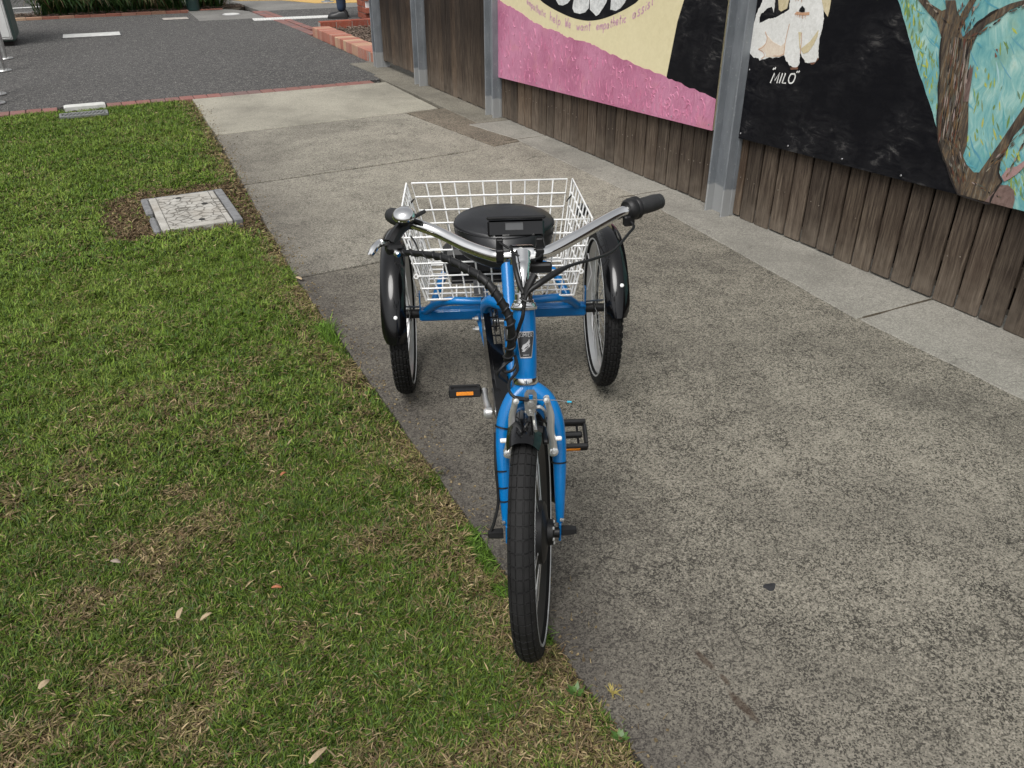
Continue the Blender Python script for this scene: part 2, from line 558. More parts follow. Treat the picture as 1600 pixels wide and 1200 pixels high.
sheet('kerb', [(-14, 16.45), (1.2, 16.45), (1.2, 16.9), (-14, 16.9)], 0.0, M['grey'], th=0.12)
yel = simple('yellow gravel', (0.50, 0.32, 0.10), 0.95, var=0.25, vscale=30, bump=0.4)
sheet('sandy_verge', [(3.80, 17.0), (4.20, 16.18), (5.3, 15.80), (12, 15.77), (12, 19), (3.0, 19)], 0.0, yel, th=0.12)

# red pavers laid in a row where the path meets the asphalt, and a band running to the garden edge
def pavers(root, p0, p1, pitch, wid, m, z=0.0, th=0.06):
    p0, p1 = Vector(p0), Vector(p1)
    L = (p1 - p0).length; d = (p1 - p0) / L
    ang = math.atan2(d.y, d.x)
    mb = MB().box((0, 0, 0), (pitch - 0.006, wid, th), None, 0.004)
    proto = None
    n = int(L / pitch)
    for i in range(n):
        c = p0 + d * (pitch * (i + 0.5))
        if proto is None:
            o = proto = mb.build('paver', m, root, smooth=0)
        else:
            o = proto.copy(); COL.objects.link(o)
        o.location = (c.x, c.y, z - th / 2 + random.uniform(-0.002, 0.002))
        o.rotation_euler = (random.uniform(-.006, .006), random.uniform(-.006, .006), ang + random.uniform(-.012, .012))
row = tag(empty('paver_row'), kind='structure')
pavers(row, (-1.9, 8.265), (-0.145, 8.275), 0.122, 0.155, M['paver'])
pavers(row, (0.196, 8.268), (2.74, 8.262), 0.122, 0.150, M['paver'])
band = tag(empty('paver_band'), kind='structure')
pavers(band, (3.065, 12.0), (2.96, 15.3), 0.122, 0.13, M['paver'])
pavers(band, (3.20, 12.6), (3.085, 15.3), 0.122, 0.10, M['paver'])
band2 = tag(empty('paver_edging'), kind='structure')
pavers(band2, (-3.0, 15.83), (2.55, 15.90), 0.23, 0.09, M['edge_brick'], z=0.01)

# ---------------------------------------------------------------- lawn
PIT = (0.19, 0.645, 4.57, 5.20)          # x0, x1, y0, y1 of the pit cover
GRATE = (-0.19, 0.18, 7.82, 7.96)
def edge_x(y):
    """where the lawn stops against the path"""
    y = np.asarray(y, float)
    e = np.where(y < 3.5, 0.712, np.where(y < 5.27, 0.712 + (y - 3.5) * 0.044, 0.79 + (y - 5.27) * 0.044))
    return e
def lawn_z(x, y):
    z = 0.018 * (vnoise(x, y, 2.2, 5) - 0.5) + 0.030 * (vnoise(x, y, 15.0, 8, 2) - 0.5) - 0.008
    return z
def field(x, y):
    """dead-ness of the turf 0..1"""
    d = edge_x(y) - x
    n1 = vnoise(x, y, 4.2, 21, 4); n2 = vnoise(x, y, 11.0, 33, 3)
    near = 1 - sstep(2.0, 3.6, y)
    dead = sstep(0.48, 0.68, 0.55 * n1 + 0.45 * n2) * (0.18 + 0.60 * near)
    ed = (1 - sstep(0.02, 0.19, d + 0.16 * (n2 - 0.5))) * sstep(0.30, 0.52, n1 + 0.14 * (y > 4.4) + 0.05)
    dead = np.maximum(dead, ed * 0.9)
    ed2 = (1 - sstep(0.02, 0.10, d + 0.08 * (n2 - 0.5))) * (y > 3.9)
    dead = np.maximum(dead, ed2)
    # bare mulch round the pit cover
    px = np.maximum(np.maximum(PIT[0] - x, x - PIT[1]), 0); py = np.maximum(np.maximum(PIT[2] - y, y - PIT[3]), 0)
    dist = np.hypot(px, py) + 0.10 * (n2 - 0.5)
    pit = (1 - sstep(0.16, 0.27, dist)) * sstep(4.50, 4.60, y + 0.05 * (n2 - .5) + 0.10 * (x > 0.6))
    pit = np.where((y > 5.3) & (x < 0.15), pit * 0.6, pit)
    return np.clip(np.maximum(dead, pit * 1.0), 0, 1), pit

def add_mesh_np(name, V, loops, counts, m, tint=None, smooth=False):
    me = bpy.data.meshes.new(name)
    me.vertices.add(len(V)); me.vertices.foreach_set('co', V.astype(np.float32).ravel())
    me.loops.add(len(loops)); me.loops.foreach_set('vertex_index', loops.astype(np.int32))
    me.polygons.add(len(counts))
    st = np.concatenate([[0], np.cumsum(counts)[:-1]]).astype(np.int32)
    me.polygons.foreach_set('loop_start', st)
    me.update(calc_edges=True); me.validate()
    if tint is not None:
        at = me.attributes.new('tint', 'FLOAT_COLOR', 'POINT')
        at.data.foreach_set('color', np.concatenate([tint, np.ones((len(tint), 1))], 1).astype(np.float32).ravel())
    if smooth:
        me.shade_smooth()
    me.materials.append(m)
    return link(name, me)

# soil under the turf, a fine sheet with a wavy surface
def lawn_soil():
    xs = np.concatenate([np.linspace(-6, -0.9, 30)[:-1], np.linspace(-0.9, 0.0, 60)[:-1]])
    fr = np.linspace(0, 1, 46)
    ys = np.linspace(-3, 8.19, 330)
    V, Cc = [], []
    for y in ys:
        e = float(edge_x(y)) - 0.006
        row_x = np.concatenate([xs, fr * e])
        V.append(np.stack([row_x, np.full_like(row_x, y), lawn_z(row_x, np.full_like(row_x, y)) - 0.012 - 0.03 * (row_x > e - 0.012)], 1))
    V = np.array(V); ny, nx, _ = V.shape
    i = np.arange(ny * nx).reshape(ny, nx)
    q = np.stack([i[:-1, :-1], i[:-1, 1:], i[1:, 1:], i[1:, :-1]], -1).reshape(-1, 4)
    P = V.reshape(-1, 3)
    inp = (P[:, 0] > PIT[0] - .02) & (P[:, 0] < PIT[1] + .02) & (P[:, 1] > PIT[2] - .02) & (P[:, 1] < PIT[3] + .02)
    P[inp, 2] -= 0.03
    dead, pit = field(P[:, 0], P[:, 1])
    g = np.array([0.020, 0.022, 0.008]); b = np.array([0.060, 0.042, 0.024])
    tint = g + (b - g) * np.clip(dead * 1.2, 0, 1)[:, None]
    tint *= (0.6 + 0.8 * vnoise(P[:, 0], P[:, 1], 30, 3))[:, None]
    o = add_mesh_np('lawn_soil', P, q.ravel(), np.full(len(q), 4), attr_mat('turf soil', 0.95, 0.1, bump=0.8, bscale=140), tint, True)
    tag(o, kind='structure')
lawn_soil()

def blades(n, x0, x1, y0, y1, lmul=1.0, wmul=1.0, seed=1, hang=False):
    r = np.random.default_rng(seed)
    x = r.uniform(x0, x1, n); y = r.uniform(y0, y1, n)
    e = edge_x(y)
    over = r.uniform(-0.006, 0.008, n)
    wig = 0.034 * (vnoise(x * 0, y, 9, 71, 4) - 0.56)
    keep = (x < e + over + wig) & ~((x > PIT[0] + .012) & (x < PIT[1] - .005) & (y > PIT[2] + .03) & (y < PIT[3] - .012)) & (y < 8.185)
    keep &= ~((x > GRATE[0] + .02) & (x < GRATE[1] - .02) & (y > GRATE[2] + .02) & (y < GRATE[3] - .005))
    keep &= ~((x > -0.14) & (x < 0.19) & (y > 8.12))
    x, y = x[keep], y[keep]
    dead, pit = field(x, y)
    u = r.random(len(x))
    keep = (u > 0.45 * dead) | (pit > 0.4)
    x, y, dead, pit = x[keep], y[keep], dead[keep], pit[keep]
    n = len(x)
    clump = vnoise(x, y, 22, 91, 2)
    isdead = r.random(n) < (0.07 + 0.07 * (1 - sstep(2.0, 4.0, y)) + 0.84 * dead * (0.75 + 0.5 * clump))
    az = r.uniform(0, 2 * np.pi, n) * 0.8 + 6.28 * vnoise(x, y, 24, 57, 2) * 1.2
    lush = vnoise(x, y, 3.1, 63, 3)
    L = (0.013 + 0.019 * r.random(n) ** 1.4 + 0.012 * np.clip(lush - .45, 0, 1) * 2) * lmul
    L = np.where(isdead, L * (0.65 + 0.5 * r.random(n)), L)
    lean = np.radians(np.clip(r.normal(58, 24, n), 4, 98))
    lean = np.where(isdead, np.radians(np.clip(r.normal(80, 10, n), 50, 96)), lean)
    L = np.where(pit > .3, L * 0.85, L)
    e = edge_x(y)
    spill = (np.abs(y - 1.50 - 0.25 * (0.70 - x)) < 0.16) & (x > e - 0.055) & (vnoise(x, y, 18, 12, 2) > .48)
    spill |= (np.abs(y - 3.02) < 0.10) & (x > e - 0.05)
    spill |= (np.abs(y - 1.22) < 0.05) & (x > e - 0.06)
    isdead = isdead & ~spill
    L = np.where(spill, L * 1.75, L)
    w = (0.0016 + 0.0017 * r.random(n)) * wmul
    w = np.where(isdead, w * (0.6 + .7 * r.random(n)), w)
    z0 = lawn_z(x, y) - 0.010 + np.where(isdead, r.uniform(0, 0.016, n), r.uniform(0, 0.008, n))
    dx, dy = np.cos(az), np.sin(az)
    sx, sy = -dy, dx
    # two segments, the upper one leaning more
    l1 = lean * 0.85; l2 = np.minimum(lean * np.where(isdead, 1.10, 1.25), np.radians(105))
    def P(a, t): return None
    m = np.stack([x + dx * np.sin(l1) * L * .5, y + dy * np.sin(l1) * L * .5, z0 + np.cos(l1) * L * .5], 1)
    tp = m + np.stack([dx * np.sin(l2) * L * .5, dy * np.sin(l2) * L * .5, np.cos(l2) * L * .5], 1)
    tp[:, 2] = np.maximum(tp[:, 2], z0 - .004)
    b = np.stack([x, y, z0], 1)
    tw = r.uniform(-.7, .7, n)
    S = np.stack([sx * np.cos(tw), sy * np.cos(tw), np.sin(tw)], 1)
    V = np.empty((n, 5, 3))
    V[:, 0] = b - S * (w * .45)[:, None]; V[:, 1] = b + S * (w * .45)[:, None]
    V[:, 2] = m + S * (w * .5)[:, None]; V[:, 3] = m - S * (w * .5)[:, None]
    V[:, 4] = tp
    base = np.arange(n)[:, None] * 5
    loops = np.concatenate([base + np.array([0, 1, 2, 3]), base + np.array([3, 2, 4])], 1).ravel()
    counts = np.tile([4, 3], n)
    hue = r.random(n)
    yel = np.clip(vnoise(x, y, 3.4, 44, 3) * 2.2 - .75, 0, 1)
    near = 1 - sstep(1.6, 4.2, y)
    g1 = np.array([0.088, 0.150, 0.016]); g2 = np.array([0.190, 0.255, 0.046]); g3 = np.array([0.068, 0.120, 0.038])
    c = g1 + (g2 - g1) * (0.85 * (0.25 + .75 * hue) * (0.25 + yel))[:, None]
    c = np.where(spill[:, None], np.array([0.088, 0.160, 0.020]) * (0.8 + 0.6 * hue)[:, None], c)
    k = ((r.random(n) < 0.22 + 0.18 * near) & ~spill)[:, None]
    c = np.where(k, g3 + (g1 - g3) * hue[:, None], c)
    d1 = np.array([0.38, 0.295, 0.165]); d2 = np.array([0.115, 0.070, 0.036]); d3 = np.array([0.20, 0.18, 0.065])
    dh = r.random(n)[:, None]
    dc = np.where(r.random(n)[:, None] < .4, d3, d2 + (d1 - d2) * dh)
    dc = np.where((pit > .3)[:, None], d2 * .9 + (d1 - d2) * dh * dh * .8, dc)
    c = c * (1 + 0.22 * sstep(1.9, 3.6, y))[:, None]       # far green blades coloured brighter to offset the shade they cast on each other
    c = np.where(isdead[:, None], dc, c)
    c *= (0.38 + 1.15 * r.random(n) ** 1.2)[:, None]
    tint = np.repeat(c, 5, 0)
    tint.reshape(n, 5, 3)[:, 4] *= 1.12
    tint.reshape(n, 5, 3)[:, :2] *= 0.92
    return V.reshape(-1, 3), loops, counts, tint

def lawn():
    parts = [blades(330000, -0.75, 0.75, 0.6, 2.2, 1, 1, 1),
             blades(200000, -0.8, 0.78, 2.2, 4.2, 1.1, 1.25, 2),
             blades(160000, -0.95, 0.92, 4.2, 8.2, 1.2, 1.8, 3),
             blades(40000, -2.6, -0.75, -0.5, 8.2, 1.1, 3.2, 4),
             blades(22000, -0.75, 0.75, -0.6, 0.6, 1.05, 1.6, 5)]
    off = 0; VV, LL, CC, TT = [], [], [], []
    for V, l, c, t in parts:
        VV.append(V); LL.append(l + off); CC.append(c); TT.append(t); off += len(V)
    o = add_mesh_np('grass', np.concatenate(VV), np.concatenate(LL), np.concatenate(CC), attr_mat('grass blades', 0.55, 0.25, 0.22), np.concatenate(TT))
    tag(o, kind='stuff')
lawn()
def clippings():
    """dry clippings and crumbs of soil swept on to the path along the lawn"""
    r = np.random.default_rng(77)
    mb = MB()
    for i in range(900):
        y = r.uniform(.75, 7.9)
        x = float(edge_x(y)) + abs(r.normal(0, .05)) + .004
        a = r.uniform(0, 3.14)
        if r.random() < .55:
            s = r.uniform(.0015, .005)
            mb.box((x, y, s * .4), (s * 1.5, s, s), Matrix.Rotation(a, 3, 'Z') @ Matrix.Rotation(.5, 3, 'X'))
        else:
            L = r.uniform(.008, .026); d = Vector((math.cos(a), math.sin(a), 0)) * L / 2; sd = Vector((-d.y, d.x, 0)).normalized() * .0009
            c = Vector((x, y, .002)); up = Vector((0, 0, r.uniform(.001, .005)))
            mb.add([c - d - sd, c - d + sd, c + sd + up, c - sd + up, c + d], [(0, 1, 2, 3), (3, 2, 4)])
    t = NT('dry clippings'); n = t.noise(t.coord('pos'), 40, 2)
    t.set(col=t.ramp(n, [(.35, (.05, .035, .022)), (.52, (.16, .12, .06)), (.66, (.32, .25, .14))]), rough=.9)
    tag(mb.build('clippings', t.m, None, smooth=0), kind='stuff')
clippings()

# painted shapes on the boards: (distance along the fence, height) in metres
MU = dict(
    panel1=[(6.273,0.88),(6.264,0.318),(3.63,0.428),(3.637,1.087)],
    pink=[(6.252,0.902),(6.152,0.873),(5.996,0.853),(5.809,0.821),(5.664,0.783),(5.524,0.765),(5.324,0.758),(5.227,0.738),(5.102,0.734),(4.953,0.737),(4.807,0.716),(4.639,0.694),(4.403,0.674),(4.087,0.644),(3.906,0.626),(3.642,0.597),(3.63,0.428),(6.264,0.318)],
    black=[(3.985,1.06),(4.024,0.947),(4.047,0.819),(4.081,0.648),(3.906,0.629),(3.642,0.599),(3.641,1.087)],
    mouth=[(5.568,0.935),(5.472,0.909),(5.322,0.883),(5.161,0.864),(5.008,0.859),(4.878,0.87),(4.74,0.899),(4.581,0.949),(4.472,0.992),(4.407,1.027)],
    t1=[(5.353,0.952),(5.316,0.926),(5.262,0.926),(5.202,0.944),(5.168,0.967)],
    t2=[(5.126,0.97),(5.139,0.92),(5.112,0.896),(5.044,0.894),(4.979,0.909),(4.94,0.937),(4.936,0.985)],
    t3=[(4.928,0.986),(4.924,0.93),(4.882,0.914),(4.849,0.899),(4.818,0.912),(4.776,0.951),(4.741,0.985),(4.735,1.001)],
    t4=[(4.69,1.004),(4.692,0.951),(4.632,0.948),(4.583,0.968),(4.543,1.001),(4.531,1.017)],
    base=[(5.765,0.898),(5.684,0.869),(5.584,0.842),(5.478,0.83),(5.43,0.817),(5.318,0.8),(5.227,0.796),(5.157,0.797),(5.07,0.793),(4.97,0.799),(4.897,0.81),(4.841,0.819),(4.718,0.837),(4.601,0.874),(4.51,0.898),(4.435,0.925),(4.357,0.958),(4.307,0.988),(4.247,1.025)],
    panel2=[(3.419,0.434),(1.826,0.492),(3.449,1.102),(2.064,1.211)],
    black2=[(3.449,1.102),(2.61,1.168),(2.534,1.076),(2.446,0.941),(2.337,0.801),(2.251,0.673),(2.172,0.568),(2.099,0.484),(3.419,0.434)],
    dog=[(3.38,1.107),(3.394,1.076),(3.412,1.037),(3.419,0.992),(3.418,0.94),(3.423,0.898),(3.417,0.856),(3.392,0.842),(3.355,0.845),(3.342,0.834),(3.317,0.844),(3.288,0.855),(3.247,0.859),(3.209,0.869),(3.181,0.878),(3.167,0.861),(3.137,0.841),(3.116,0.834),(3.092,0.837),(3.076,0.853),(3.087,0.908),(3.066,0.888),(3.042,0.868),(3.008,0.866),(2.978,0.876),(2.965,0.898),(2.977,0.935),(2.98,0.976),(2.974,1.015),(2.974,1.053),(2.984,1.092),(2.998,1.137),(3.2,1.121),(3.196,1.08),(3.242,1.056),(3.268,1.041),(3.331,1.026),(3.378,1.003),(3.386,1.016),(3.379,1.044),(3.35,1.063),(3.332,1.078),(3.313,1.085),(3.295,1.06),(3.292,1.081),(3.297,1.114)],
    earl=[(3.275,1.116),(3.268,1.097),(3.261,1.074),(3.244,1.068),(3.209,1.085),(3.204,1.121)],
    earr=[(3.005,1.137),(2.98,1.093),(2.953,1.072),(2.95,1.095),(2.951,1.141)],
    nose=[(3.115,1.104),(3.127,1.092),(3.131,1.079),(3.116,1.077),(3.095,1.079),(3.096,1.093)],
    lip=[(3.158,1.064),(3.144,1.077),(3.12,1.075),(3.093,1.078),(3.066,1.082),(3.065,1.069),(3.103,1.064),(3.141,1.064)],
    tan1=[(3.336,0.967),(3.313,0.945),(3.315,0.918),(3.363,0.886),(3.325,0.882),(3.304,0.87),(3.304,0.855),(3.248,0.862),(3.181,0.881),(3.185,0.94),(3.21,0.917),(3.268,0.93),(3.31,0.952)],
    tan2=[(3.114,0.991),(3.095,0.993),(3.095,0.95),(3.082,0.925),(3.09,0.921)],
    tan3=[(2.994,1.013),(3.031,0.961),(3.083,0.92),(3.062,0.901),(3.033,0.912),(3.006,0.951),(2.992,0.988)],
    paw=[(3.13,0.83),(3.123,0.821),(3.104,0.825),(3.08,0.829),(3.079,0.841),(3.092,0.837),(3.116,0.834)],
    paw2=[(3.011,0.869),(3.002,0.861),(2.985,0.866),(2.963,0.891),(2.969,0.897),(2.978,0.876)],
    milo=[(3.247,0.741),(3.089,0.763),(3.237,0.792),(3.104,0.805),(3.268,0.799),(3.254,0.818),(3.117,0.8),(3.1,0.799)],
    trunk=[(2.38,1.186),(2.366,1.155),(2.384,1.147),(2.444,1.168),(2.483,1.198),(2.529,1.194),(2.502,1.176),(2.438,1.132),(2.393,1.106),(2.355,1.05),(2.323,0.925),(2.298,0.817),(2.265,0.693),(2.22,0.622),(2.194,0.591),(2.107,0.485),(2.0,0.483),(1.964,0.484),(1.957,0.533),(1.941,0.581),(1.966,0.61),(1.972,0.651),(1.961,0.698),(1.952,0.751),(1.927,0.797),(1.896,0.861),(1.917,0.922),(1.947,0.858),(1.972,0.788),(1.995,0.722),(2.024,0.645),(2.045,0.59),(2.068,0.585),(2.107,0.608),(2.132,0.635),(2.128,0.679),(2.143,0.747),(2.17,0.839),(2.203,0.888),(2.208,0.955),(2.219,1.02),(2.207,1.077),(2.182,1.117),(2.133,1.147),(2.106,1.174),(2.06,1.196),(2.013,1.209),(2.019,1.226),(2.064,1.211),(2.112,1.195),(2.149,1.174),(2.197,1.138),(2.231,1.103),(2.266,1.064),(2.28,1.085),(2.275,1.118),(2.264,1.157),(2.247,1.203),(2.272,1.207),(2.285,1.174),(2.3,1.135),(2.317,1.152),(2.336,1.189)],
    burl=[(1.988,0.484),(1.959,0.54),(1.944,0.566),(1.916,0.573),(1.886,0.56),(1.873,0.528),(1.871,0.492)],
    pinkb=[(1.951,0.599),(1.936,0.635),(1.904,0.649),(1.873,0.688),(1.867,0.669),(1.895,0.621),(1.917,0.597),(1.934,0.582)],
    spike=[(2.195,0.835),(2.204,0.929),(2.202,0.973),(2.192,0.957),(2.189,0.974),(2.181,0.919),(2.17,0.839)],
    spot=[(2.142,1.039),(2.117,1.007)],
    screws1=[(6.251,0.351),(5.937,0.358),(5.606,0.371),(5.264,0.382),(4.954,0.393),(4.276,0.417),(3.997,0.436),(3.665,0.454),(6.256,0.676)],
    screws2=[(3.408,0.46),(3.406,0.781),(3.063,0.47),(2.72,0.485),(2.391,0.49),(1.974,0.51)],
)
# ---------------------------------------------------------------- timber fence with steel posts
def galv_post():
    t = NT('galvanised post')
    co = t.coord('pos', (1, 1, 0.4))
    n = t.noise(co, 11, 5, 0.6)
    c = t.ramp(n, [(0.3, (0.125, 0.138, 0.152)), (0.7, (0.215, 0.232, 0.25))])
    sx = t.n.new('ShaderNodeSeparateXYZ'); t.l.new(t.coord('pos'), sx.inputs[0])
    zz = t.math('ADD', sx.outputs['Z'], t.math('MULTIPLY', t.noise(t.coord('pos'), 16, 3), 0.03))
    c = t.mix(t.ramp(zz, [(0.165, 0.7), (0.175, 0.0)]), c, (0.36, 0.365, 0.36))
    c = t.mix(t.ramp(t.noise(t.coord('pos'), 60, 4), [(0.62, 0.0), (0.72, 0.5)]), c, (0.34, 0.34, 0.33))
    t.set(col=c, rough=0.55, metal=0.15)
    return t.m
M['post'] = galv_post()
F_LOC, F_RZ = (3.19, 0, 0), 0.0195
fence = tag(empty('timber_fence', F_LOC, F_RZ), 'weathered dark hardwood fence with grey steel posts along the concrete path', 'fence')
PITCH = 0.113
board_me = {}
def board(y, z0, z1, dx=0.0):
    key = (round(z0, 3), round(z1, 3))
    if key not in board_me:
        o = MB().box((0, 0, (z0 + z1) / 2), (0.016, PITCH - 0.0125, z1 - z0), None, 0.003).build('board', M['wood'], fence, smooth=0)
        board_me[key] = o.data
    else:
        o = link('board', board_me[key], fence)
    o.location = (0.008 + dx, y, random.uniform(-0.004, 0.008))
    o.rotation_euler = (random.uniform(-.003, .003), 0, random.uniform(-.018, .018))
y = -2.2
POSTS = [0.47, 3.49, 6.30, 7.86, 9.05]
ysb = np.arange(1.684 - 34 * PITCH, 6.28, PITCH) + PITCH / 2
ysb = ysb - 0.012
for yy in ysb:
    board(yy, 0.006, 1.86, random.uniform(-.002, .002))
for yy in np.arange(6.36, 7.86, 0.10):
    board(yy, 0.006, 1.86, random.uniform(-.002, .002))
for yy in np.arange(7.98, 9.02, 0.10):
    board(yy, 0.070, 1.86, random.uniform(-.002, .002))
nails = MB()
for yy in ysb:
    for dy in (-.028, .028):
        for zz in (0.225, 0.96):
            nails.lathe([(0, .002), (.0032, .0016), (.0042, 0)], (.0012, yy + dy + random.uniform(-.006, .006), zz + random.uniform(-.012, .012)), (-1, 0, 0), 6)
tag(nails.build('nail_heads', simple('nail head', (.20, .17, .14), .5, .5), fence), kind='stuff')
for zz in (0.22, 0.95, 1.62):
    MB().box((0.048, 3.4, zz), (0.05, 11.3, 0.09), None, 0.004).build('rail', M['wood'], fence, smooth=0)
MB().box((0.082, 3.4, 0.95), (0.012, 11.3, 1.78)).build('gap_shade_sheet', M['dark'], fence, smooth=0)  # near-black sheet added behind the boards, standing in for shade in the gaps
for i, yy in enumerate(POSTS):
    mb = MB()
    w = 0.066 if i < 3 else (0.060 if i == 3 else 0.040)
    d0, d1 = -0.085, 0.07
    for s in (-1, 1):
        mb.box(((d0 + d1) / 2, yy + s * w, 0.98), (d1 - d0, 0.012, 1.96), None, 0.003)
    mb.box((-0.030, yy, 0.978), (0.012, 2 * w - 0.012, 1.952))
    mb.box((-0.018, yy - w - 0.008, 0.978), (0.018, 0.004, 1.94))
    mb.build('steel_post', M['post'], fence, smooth=0)
# ---------------------------------------------------------------- the two painted panels
def paint(name, c1, c2, rough=0.45, scale=(6, 6, 22), amt=0.6, sc=6):
    t = NT(name)
    co = t.coord('pos', scale)
    n = t.noise(co, sc, 6, 0.68, 0.8)
    n2 = t.noise(t.coord('pos'), 3.5, 4)
    f = t.math('ADD', t.math('MULTIPLY', n, 0.65), t.math('MULTIPLY', n2, 0.35))
    t.set(col=t.ramp(f, [(0.36, c1), (0.64, c2)]), rough=t.ramp(n, [(0.3, rough - .1), (0.7, rough + .12)]), spec=0.4)
    t.bump(n, 0.4 * amt, 0.003)
    return t.m
P_CREAM = paint('cream paint', (0.66, 0.585, 0.36), (0.74, 0.665, 0.43), 0.4, (5, 5, 5), 0.5)
def pink_mat():
    t = NT('pink paint')
    co = t.coord('pos', (1, 1, 0.55))
    wv = t.noise(co, 16, 7, 0.7, 2.2)
    n2 = t.noise(t.coord('pos'), 2.2, 4)
    c = t.ramp(n2, [(0.35, (0.40, 0.125, 0.225)), (0.5, (0.50, 0.185, 0.30)), (0.68, (0.58, 0.25, 0.38))])
    c = t.mix(t.ramp(wv, [(0.3, 0.65), (0.48, 0.0)]), c, (0.34, 0.095, 0.17))
    c = t.mix(t.ramp(wv, [(0.55, 0.0), (0.74, 0.6)]), c, (0.68, 0.34, 0.44))
    c = t.mix(t.ramp(t.noise(t.coord('pos'), 5, 4), [(0.58, 0.0), (0.75, 0.45)]), c, (0.62, 0.27, 0.25))
    t.set(col=c, rough=0.42, spec=0.45)
    t.bump(wv, 0.8, 0.008)
    return t.m
P_PINK = pink_mat()
def black_mat():
    t = NT('black board paint')
    co = t.coord('pos', (2, 2, 5))
    n = t.noise(co, 5, 7, 0.72, 0.9); n2 = t.noise(t.coord('pos'), 4, 5, 0.62)
    f = t.math('MULTIPLY', t.ramp(n, [(0.40, 0.0), (0.68, 1.0)]), t.ramp(n2, [(0.40, 0.1), (0.68, 1.0)]))
    t.set(col=t.ramp(f, [(0.0, (0.0030, 0.0032, 0.0052)), (0.35, (0.013, 0.013, 0.015)), (1.0, (0.13, 0.125, 0.12))]), rough=0.5, spec=0.16)
    t.bump(n, 0.35, 0.002)
    return t.m
P_BLACK = black_mat()
P_WHITE = paint('white paint', (0.60, 0.60, 0.57), (0.80, 0.80, 0.78), 0.5, (6, 6, 6), 1.0, 9)
P_TOOTH = paint('tooth paint', (0.42, 0.43, 0.43), (0.80, 0.81, 0.80), 0.5, (9, 9, 9), 1.2, 5)
P_TAN = paint('tan paint', (0.50, 0.42, 0.25), (0.68, 0.60, 0.42), 0.5, (9, 9, 9), 0.8, 8)
P_PEACH = paint('peach paint', (0.62, 0.50, 0.40), (0.74, 0.66, 0.55), 0.5, (9, 9, 9), 0.8, 8)
P_LIP = paint('rust paint', (0.45, 0.24, 0.14), (0.60, 0.38, 0.25), 0.5, (9, 9, 9), 0.8, 8)
P_CLAW = paint('brown paint', (0.12, 0.055, 0.035), (0.22, 0.11, 0.07), 0.5)
P_MAUVE = paint('mauve lettering', (0.50, 0.26, 0.36), (0.63, 0.42, 0.46), 0.5)
P_BARK = attr_mat('bark paint', 0.5, 0.35)
SCREW = simple('screw head', (0.32, 0.32, 0.33), 0.4, 0.8)
def flat(pts, x0, th, name, m, parent):
    return MB().prism([(x0, p[0], p[1]) for p in pts][::1], (-th, 0, 0)).build(name, m, parent, smooth=0)
def stroke(mb, pts, w, x, sm=4):
    """a painted ribbon on the panel face: pts (y, z), w one width or one per point"""
    P = [Vector((p[0], p[1])) for p in pts]
    ws = list(w) if hasattr(w, '__len__') else [w] * len(P)
    if sm > 1 and len(P) > 2:
        Q, W2 = [], []
        n = len(P)
        for i in range(n - 1):
            p0, p1, p2, p3 = P[max(i - 1, 0)], P[i], P[i + 1], P[min(i + 2, n - 1)]
            for k in range(sm):
                t = k / sm
                Q.append(0.5 * (2 * p1 + (p2 - p0) * t + (2 * p0 - 5 * p1 + 4 * p2 - p3) * t * t + (3 * p1 - p0 - 3 * p2 + p3) * t ** 3))
                W2.append(ws[i] + (ws[i + 1] - ws[i]) * t)
        Q.append(P[-1]); W2.append(ws[-1])
        P, ws = Q, W2
    v, f = [], []
    n = len(P)
    for i in range(n):
        d = (P[min(i + 1, n - 1)] - P[max(i - 1, 0)])
        d = d.normalized() if d.length > 1e-9 else Vector((1, 0))
        nn = Vector((-d.y, d.x)) * ws[i] / 2
        v += [(x, P[i].x + nn.x, P[i].y + nn.y), (x, P[i].x - nn.x, P[i].y - nn.y)]
    for i in range(n - 1):
        f.append((2 * i, 2 * i + 1, 2 * i + 3, 2 * i + 2))
    mb.add(v, f)
XF = -0.032          # face of the boards in the fence's own frame
def screw(p, root):
    MB().lathe([(0.0, 0.0030), (0.0035, 0.0025), (0.005, 0.0)], (XF - 0.0008, p[0], p[1]), (-1, 0, 0), 10).build('screw', SCREW, root)

# -- panel with the big mouth
m1 = tag(empty('mural_panel', F_LOC, F_RZ), 'painted panel in pink and cream with black mouth, white teeth and handwriting', 'mural')
b0, b1 = MU['panel1'][1], MU['panel1'][2]
TOP = 1.72
flat([(6.263, b0[1] + .002), (b1[0] + .006, b1[1] + .002), (b1[0] + .006, TOP), (6.263, TOP)], -0.012, 0.020, 'board_panel', P_CREAM, m1)
pk = [(max(min(p[0], 6.262), b1[0] + .003), p[1]) for p in MU['pink']]
pk2 = []
for i in range(len(pk) - 3):       # a hand-painted wavering edge
    a, b = pk[i], pk[i + 1]
    for k in range(6):
        t = k / 6
        pk2.append((a[0] + (b[0] - a[0]) * t, a[1] + (b[1] - a[1]) * t + random.uniform(-.006, .006)))
pk2 += [(b1[0] + .0005, MU['pink'][-3][1]), (b1[0] + .0005, b1[1] + .0005), (6.2645, b0[1] + .0005)]
flat(pk2, XF + .0005, 0.0018, 'pink_field', P_PINK, m1)
bl = [p for p in MU['black']]
bl = [(3.86, TOP - .01), bl[0], bl[1], bl[2], (4.078, 0.640), (4.07, 0.600), (bl[4][0], bl[4][1] - .05), (b1[0] + .0005, bl[5][1] - .05), (b1[0] + .0005, TOP - .01)]
flat(bl, XF + .0005, 0.0014, 'black_field', P_BLACK, m1)
mo = MU['mouth']
mouth = list(mo) + [(4.30, 1.13), (4.28, 1.24), (4.45, 1.36), (4.75, 1.43), (5.1, 1.42), (5.45, 1.34), (5.68, 1.20), (5.72, 1.06), (5.67, 0.99)]
MBm = MB()
mc = []
n = len(mouth)
